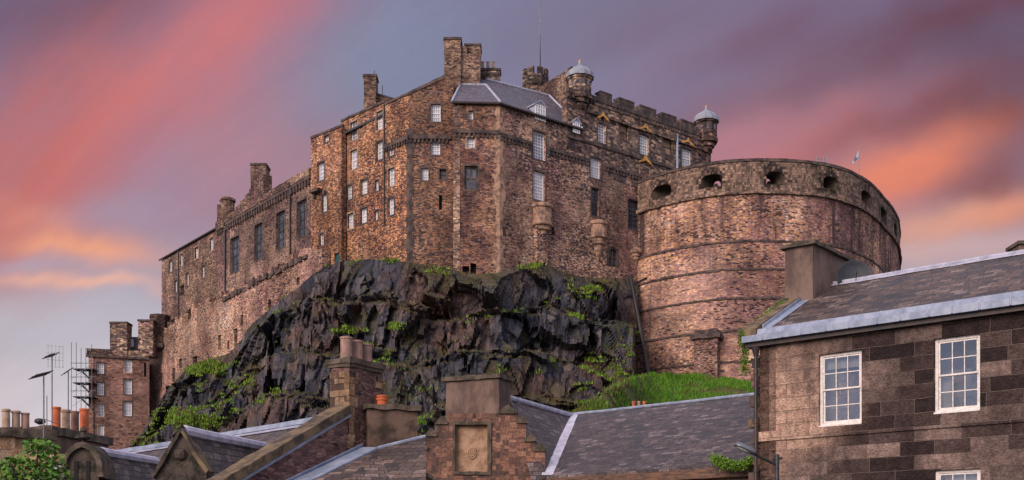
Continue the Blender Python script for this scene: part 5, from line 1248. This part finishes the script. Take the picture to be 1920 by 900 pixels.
# slate roof with lead valley in front of the gable
sv_ = thing('valley_roof', 'slate roof patch with pale lead valley gutter between gable and crow steps', 'roof', P(700, 1000, 34))
A_, B_, C_, D_, E_ = P(708, 842, 28.95), P(566, 908, 26.5), P(500, 1060, 21.5), P(800, 1060, 22.0), P(798, 820, 29.05)
MB().poly([A_, B_, C_]).poly([A_, C_, D_]).poly([A_, D_, E_]).build('slates', m_slate2, sv_)
MB().tube(A_+V((0, 0, .03)), E_+V((0, 0, .03)), .045, n=6).build('lead_ridge', m_lead, sv_)
B2 = P(526, 918, 26.8)
MB().prism([A_+V((-.40, .05, .06)), A_+V((.02, 0, .05)), B_+V((.12, 0, .05)), B2+V((-.1, .1, .06))], (0, 0, -.05)).prism([A_+V((-.43, .07, .06)), A_+V((-.39, .05, .16)), B2+V((-.08, .1, .16)), B2+V((-.12, .12, .06))], (0, 0, -.03)).build('lead_valley', m_lead, sv_)

# ================================================================== LONG ROOF with dormers
lr = thing('long_slate_roof', 'long low slate roof with raised lead ridge running behind the two dormers', 'roof', P(400, 1040, 38))
L0, L1 = P(640, 775, 33.0), P(175, 860, 45.9)
zr_ = (L0.z+L1.z)/2; L0.z = zr_; L1.z = zr_
ld = (L1-L0).normalized(); ln = V((ld.y, -ld.x, 0)); ln = ln if ln.y < 0 else -ln
dn = ln*8+V((0, 0, -8*.46)); up2 = -ln*8+V((0, 0, -8*.46))
MB().prism([L0, L1, L1+dn, L0+dn], (0, 0, -.1)).prism([L0, L1, L1+up2, L0+up2], (0, 0, -.1)).build('slates', m_slate3, lr)
rr_ = MB().prism([L0+ln*.26+V((0, 0, -.10)), L0+ln*.22+V((0, 0, .06)), L0-ln*.15+V((0, 0, .1)), L0-ln*.25+V((0, 0, -.1))], L1-L0).build('lead_ridge', m_lead, lr, rough=(.6, .016))
MB().prism([L0+ln*.34+V((0, 0, -.13)), L0+ln*.62+V((0, 0, -.24)), L0+ln*.62+V((0, 0, -.255)), L0+ln*.34+V((0, 0, -.16))], L1-L0).build('flashing', m_leadlt, lr)
def dormer2(name, label, apex, Ya, endp, Yb, left, right, mat, cat, arched=False):
    d = thing(name, label, cat, P(apex[0], 960, Ya))
    a = P(*apex, Ya); b = P(*endp, Yb); b.z = a.z; back = (b-a)
    lft, rgt = P(*left, Ya), P(*right, Ya)
    # cheeks and slates
    ro = .12
    r0 = rgt+V((0, .1, 0)); l0 = lft+V((0, .1, 0))
    MB().prism([a+V((0, .2, -.06)), b+V((0, 0, -.06)), b+(r0-a)*1.0+V((0, 0, -.06)), r0+V((0, .1, -.06))], (0, 0, -.08)).prism([a+V((0, .2, -.06)), b+V((0, 0, -.06)), b+(l0-a)+V((0, 0, -.06)), l0+V((0, .1, -.06))], (0, 0, -.08)).build('slates', m_slate3, d)
    MB().tube(a+V((0, .2, .0)), b, .13, n=8).build('lead_ridge', m_leadwhite, d, rough=(.4, .014))
    if not arched:
        bl, br_ = V((lft.x, lft.y, 1)), V((rgt.x, rgt.y, 1))
        MB().prism([a, rgt, br_, bl, lft], (0, .4, 0)).build('gable', mat, d, rough=(.22, .03))
        for p_ in (lft, rgt):
            s = 1 if p_ is rgt else -1
            MB().prism([a+V((-.02*s, -.08, .10)), a+V((-.02*s, -.08, -.02)), p_+V((0, -.08, -.05)), p_+V((.06*s, -.08, .04))], (0, .75, 0)).build('skew_coping', m_cope if s > 0 else m_mosscope, d, rough=(.25, .03))
        hv = P(apex[0]-3, 852, Ya-.05); MB().lathe(hv-V((0, -.04, .14)), [(.06, 0), (.13, .06), (.15, .15), (.12, .24), (.04, .30)], 9).build('carved_boss', m_mosscope, d, rough=(.12, .03))
    else:
        cx = (lft.x+rgt.x)/2; hw = (rgt.x-lft.x)/2; hz = a.z-lft.z
        arc = [V((cx+hw*math.cos(t_), Ya, lft.z+hz*math.sin(t_)**.8)) for t_ in [math.pi*k/12 for k in range(13)]]
        MB().prism(arc+[V((lft.x, Ya, 1)), V((rgt.x, Ya, 1))], (0, .4, 0)).build('gable', m_mosscope, d, rough=(.22, .03))
        for p_, q_ in zip(arc, arc[1:]):
            pass
        ar = MB()
        for p_, q_ in zip(arc, arc[1:]):
            c_ = V((cx, Ya, lft.z)); po, qo = p_+(p_-c_).normalized()*.14, q_+(q_-c_).normalized()*.14
            ar.prism([p_+V((0, -.12, 0)), q_+V((0, -.12, 0)), qo+V((0, -.12, 0)), po+V((0, -.12, 0))], (0, 1.0, 0))
        ar.build('arch_coping', m_cap, d, rough=(.25, .03))
        MB().lathe(V((a.x, Ya+.2, a.z+.1)), [(.12, 0), (.06, .05), (.05, .12), (.2, .18), (.2, .22), (.07, .26), (.06, .34), (.1, .38), (.08, .45), (.02, .52)], 10).build('finial', m_mosscope, d)
        MB().box(V((cx-.22, Ya-.03, lft.z-.15)), (.1, 0, 0), (0, .1, 0), (0, 0, hz*.75)).box(V((cx+.1, Ya-.03, lft.z-.15)), (.1, 0, 0), (0, .1, 0), (0, 0, hz*.75)).build('recess_shade', m_black, d)  # black strips on the face, painted as the shade of carved hollows
    return d
dormer2('pointed_dormer', 'pointed mossy stone dormer gable with slate sides and pale lead ridge', (340, 806), 26.0, (497, 853), 30.0, (291, 893), (386, 885), m_mosscope, 'dormer')
dormer2('arched_dormer', 'arched mossy stone dormer with urn finial on the long slate roof', (151, 840), 30.0, (292, 882), 34.0, (124, 896), (186, 900), m_mosscope, 'dormer', True)

# ================================================================== LEFT CHIMNEYS, AERIALS
def tenement(name, label, px0, px1, pyt, Y0, Y1, dep, mat, pots):
    t_ = thing(name, label, 'chimney', XY((px0+px1)/2, Y0+.5))
    a, b = P(px0, pyt, Y0), P(px1, pyt, Y1); b.z = a.z; d = (b-a); L = d.length; d = d/L; n = V((-d.y, d.x, 0))
    MB().box(V((a.x, a.y, 0)), d*L, n*dep, (0, 0, a.z-.3)).build('stack', mat, t_, rough=(.5, .03))
    MB().box(V((a.x, a.y, a.z-.298))-d*.12-n*.12, d*(L+.24), n*(dep+.24), (0, 0, .28)).build('chimney_cap', m_cap, t_, rough=(.25, .04))
    for px, w, ph, m_, s_ in pots:
        k = (px-960)/F; u = (a.x-k*a.y)/(k*d.y-d.x); c = a+d*u+n*dep*.45+V((0, 0, -.03)); pot(t_, c, w/2/F*c.y*.95, ph/F*c.y, m_, s_)
    return t_
tenement('stone_chimney', 'old stone chimney stack at the left edge with three tapering buff pots', -60, 98, 795, 33, 34.5, 1.0, m_quoin, [(19, 16, 38, m_potbuff, 0), (38, 16, 36, m_potbuff, 0), (55.5, 15, 33, m_potpink, 1)])
tenement('rendered_stack', 'brown rendered chimney stack with two orange and two earthy pots behind the arched dormer', 95, 203, 798, 36.4, 39.8, .9, m_render, [(126, 17, 43, m_potred, 1), (144, 17, 42, m_potbuff, 0), (160.5, 16, 42, m_potbrown, 1), (178, 17, 50, m_potred, 1)])
def aerial(name, label, px, pyb, pyt, Y, boom, els, grid_=False):
    t_ = thing(name, label, 'aerial', P(px, pyb, Y), 'television aerials on the left chimneys')
    MB().tube(P(px, pyb, Y), P(px, pyt, Y), .022, n=8).build('mast', m_steel, t_)
    a, b = P(*boom[0], Y-.4), P(*boom[1], Y+.5)
    MB().tube(a, b, .02, n=6).build('boom', m_steeld, t_)
    e = MB()
    for k in range(els):
        c = a.lerp(b, (k+.5)/els); e.tube(c-V((.16, -.08, .06)), c+V((.16, -.08, .06)), .012, n=4)
    e.build('elements', m_steeld, t_)
    if grid_:
        g = MB()
        for k in range(5): g.tube(P(90+k*7, 645+k, Y), P(90+k*7, 690, Y), .008, n=4)
        for k in range(4): g.tube(P(88, 648+k*13, Y), P(119, 650+k*13, Y), .008, n=4)
        g.build('reflector', m_steel, t_)
aerial('television_aerial', 'aerial with a long sloping boom in front of the stone chimney', 82, 830, 704, 32.2, ((60, 707), (93, 699)), 14)
aerial('television_aerial', 'tallest aerial, with a wide wire reflector at its top', 97.5, 800, 668, 35.5, ((85, 669), (106, 664)), 8, True)
aerial('television_aerial', 'short aerial with a stubby tilted head rising behind the first orange pot', 128, 790, 696, 40.5, ((120, 701), (132, 692)), 10)
sd_ = thing('small_dish', 'small dark dish and fittings beside the aerial masts on the stone chimney', 'satellite dish', P(75, 800, 34))
MB().lathe(P(75, 796, 34.3), [(.05, 0), (.16, .06), (.165, .12), (.12, .17), (.02, .19)], 16).build('dish', m_steeld, sd_, smooth=True)
MB().tube(P(88, 800, 34), P(88, 742, 34), .012, n=5).tube(P(84, 786, 34), P(112, 796, 34), .012, n=5).build('bracket', m_steeld, sd_)
lw = thing('old_stone_house', 'old stone house wall under the left chimneys, half hidden by the tree', 'house', XY(20, 33.4))
MB().box(XY(-80, 33.6), V((3.6, .8, 0)), V((-.9, 4, 0)), (0, 0, Zp(850, 34))).build('wall', m_quoin, lw, rough=(.6, .03))
MB().prism([P(100, 866, 34), P(210, 850, 36), P(210, 905, 33), P(60, 910, 31)], (0, 0, -.1)).build('roof', m_slate3, lw)
MB().tube(P(60, 905, 31), P(125, 872, 31.6), .08, n=6).build('lead_ridge', m_leadlt, lw)

# ================================================================== TREE bottom left
tr_ = thing('leafy_tree', 'fresh green leafy tree top at the bottom left corner', 'tree', XY(40, 20))
base_ = XY(40, 20); tk = MB(); tips = [(72, 838), (18, 866), (100, 868), (45, 885), (122, 893), (10, 895), (80, 880)]
fork = P(50, 985, 20)
tk.tube(base_, fork, .13, .07, 8)
crown = MB()
for cx, cy in tips:
    e = P(cx, cy, 20+rnd.uniform(-.6, .6)); tk.tube(fork, fork.lerp(e, .5)+V((.05, 0, .05)), .05, .03, 6).tube(fork.lerp(e, .5)+V((.05, 0, .05)), e, .03, .012, 5)
def leaf(mb, p, s):
    d = V((rnd.uniform(-1, 1), rnd.uniform(-1, 1), rnd.uniform(-.8, .3))).normalized(); n = d.orthogonal().normalized(); n.rotate(Matrix.Rotation(rnd.uniform(0, 6.28), 3, d)); up = d.cross(n)
    mb.poly([p, p+d*s*.45+n*s*.32+up*s*.06, p+d*s]); mb.poly([p, p+d*s, p+d*s*.45-n*s*.32+up*s*.06])
for cx, cy, r, n in [(72, 838, 22, 130), (55, 832, 14, 60), (92, 838, 16, 70), (18, 872, 20, 130), (40, 862, 16, 70), (78, 868, 24, 170), (105, 868, 18, 90), (50, 892, 28, 190), (115, 893, 20, 110), (90, 898, 22, 120), (10, 898, 18, 110), (5, 878, 12, 50), (60, 920, 60, 400), (10, 930, 40, 200)]:
    for _ in range(int(n*.55)):
        a = rnd.uniform(0, 6.283); q_ = r*math.sqrt(rnd.random()); leaf(crown, P(cx+q_*math.cos(a), cy+q_*.8*math.sin(a), 20+rnd.gauss(0, .25)), rnd.uniform(.08, .15))
tk.build('trunk', m_bark, tr_); crown.build('crown', m_leaf, tr_, fix=False)
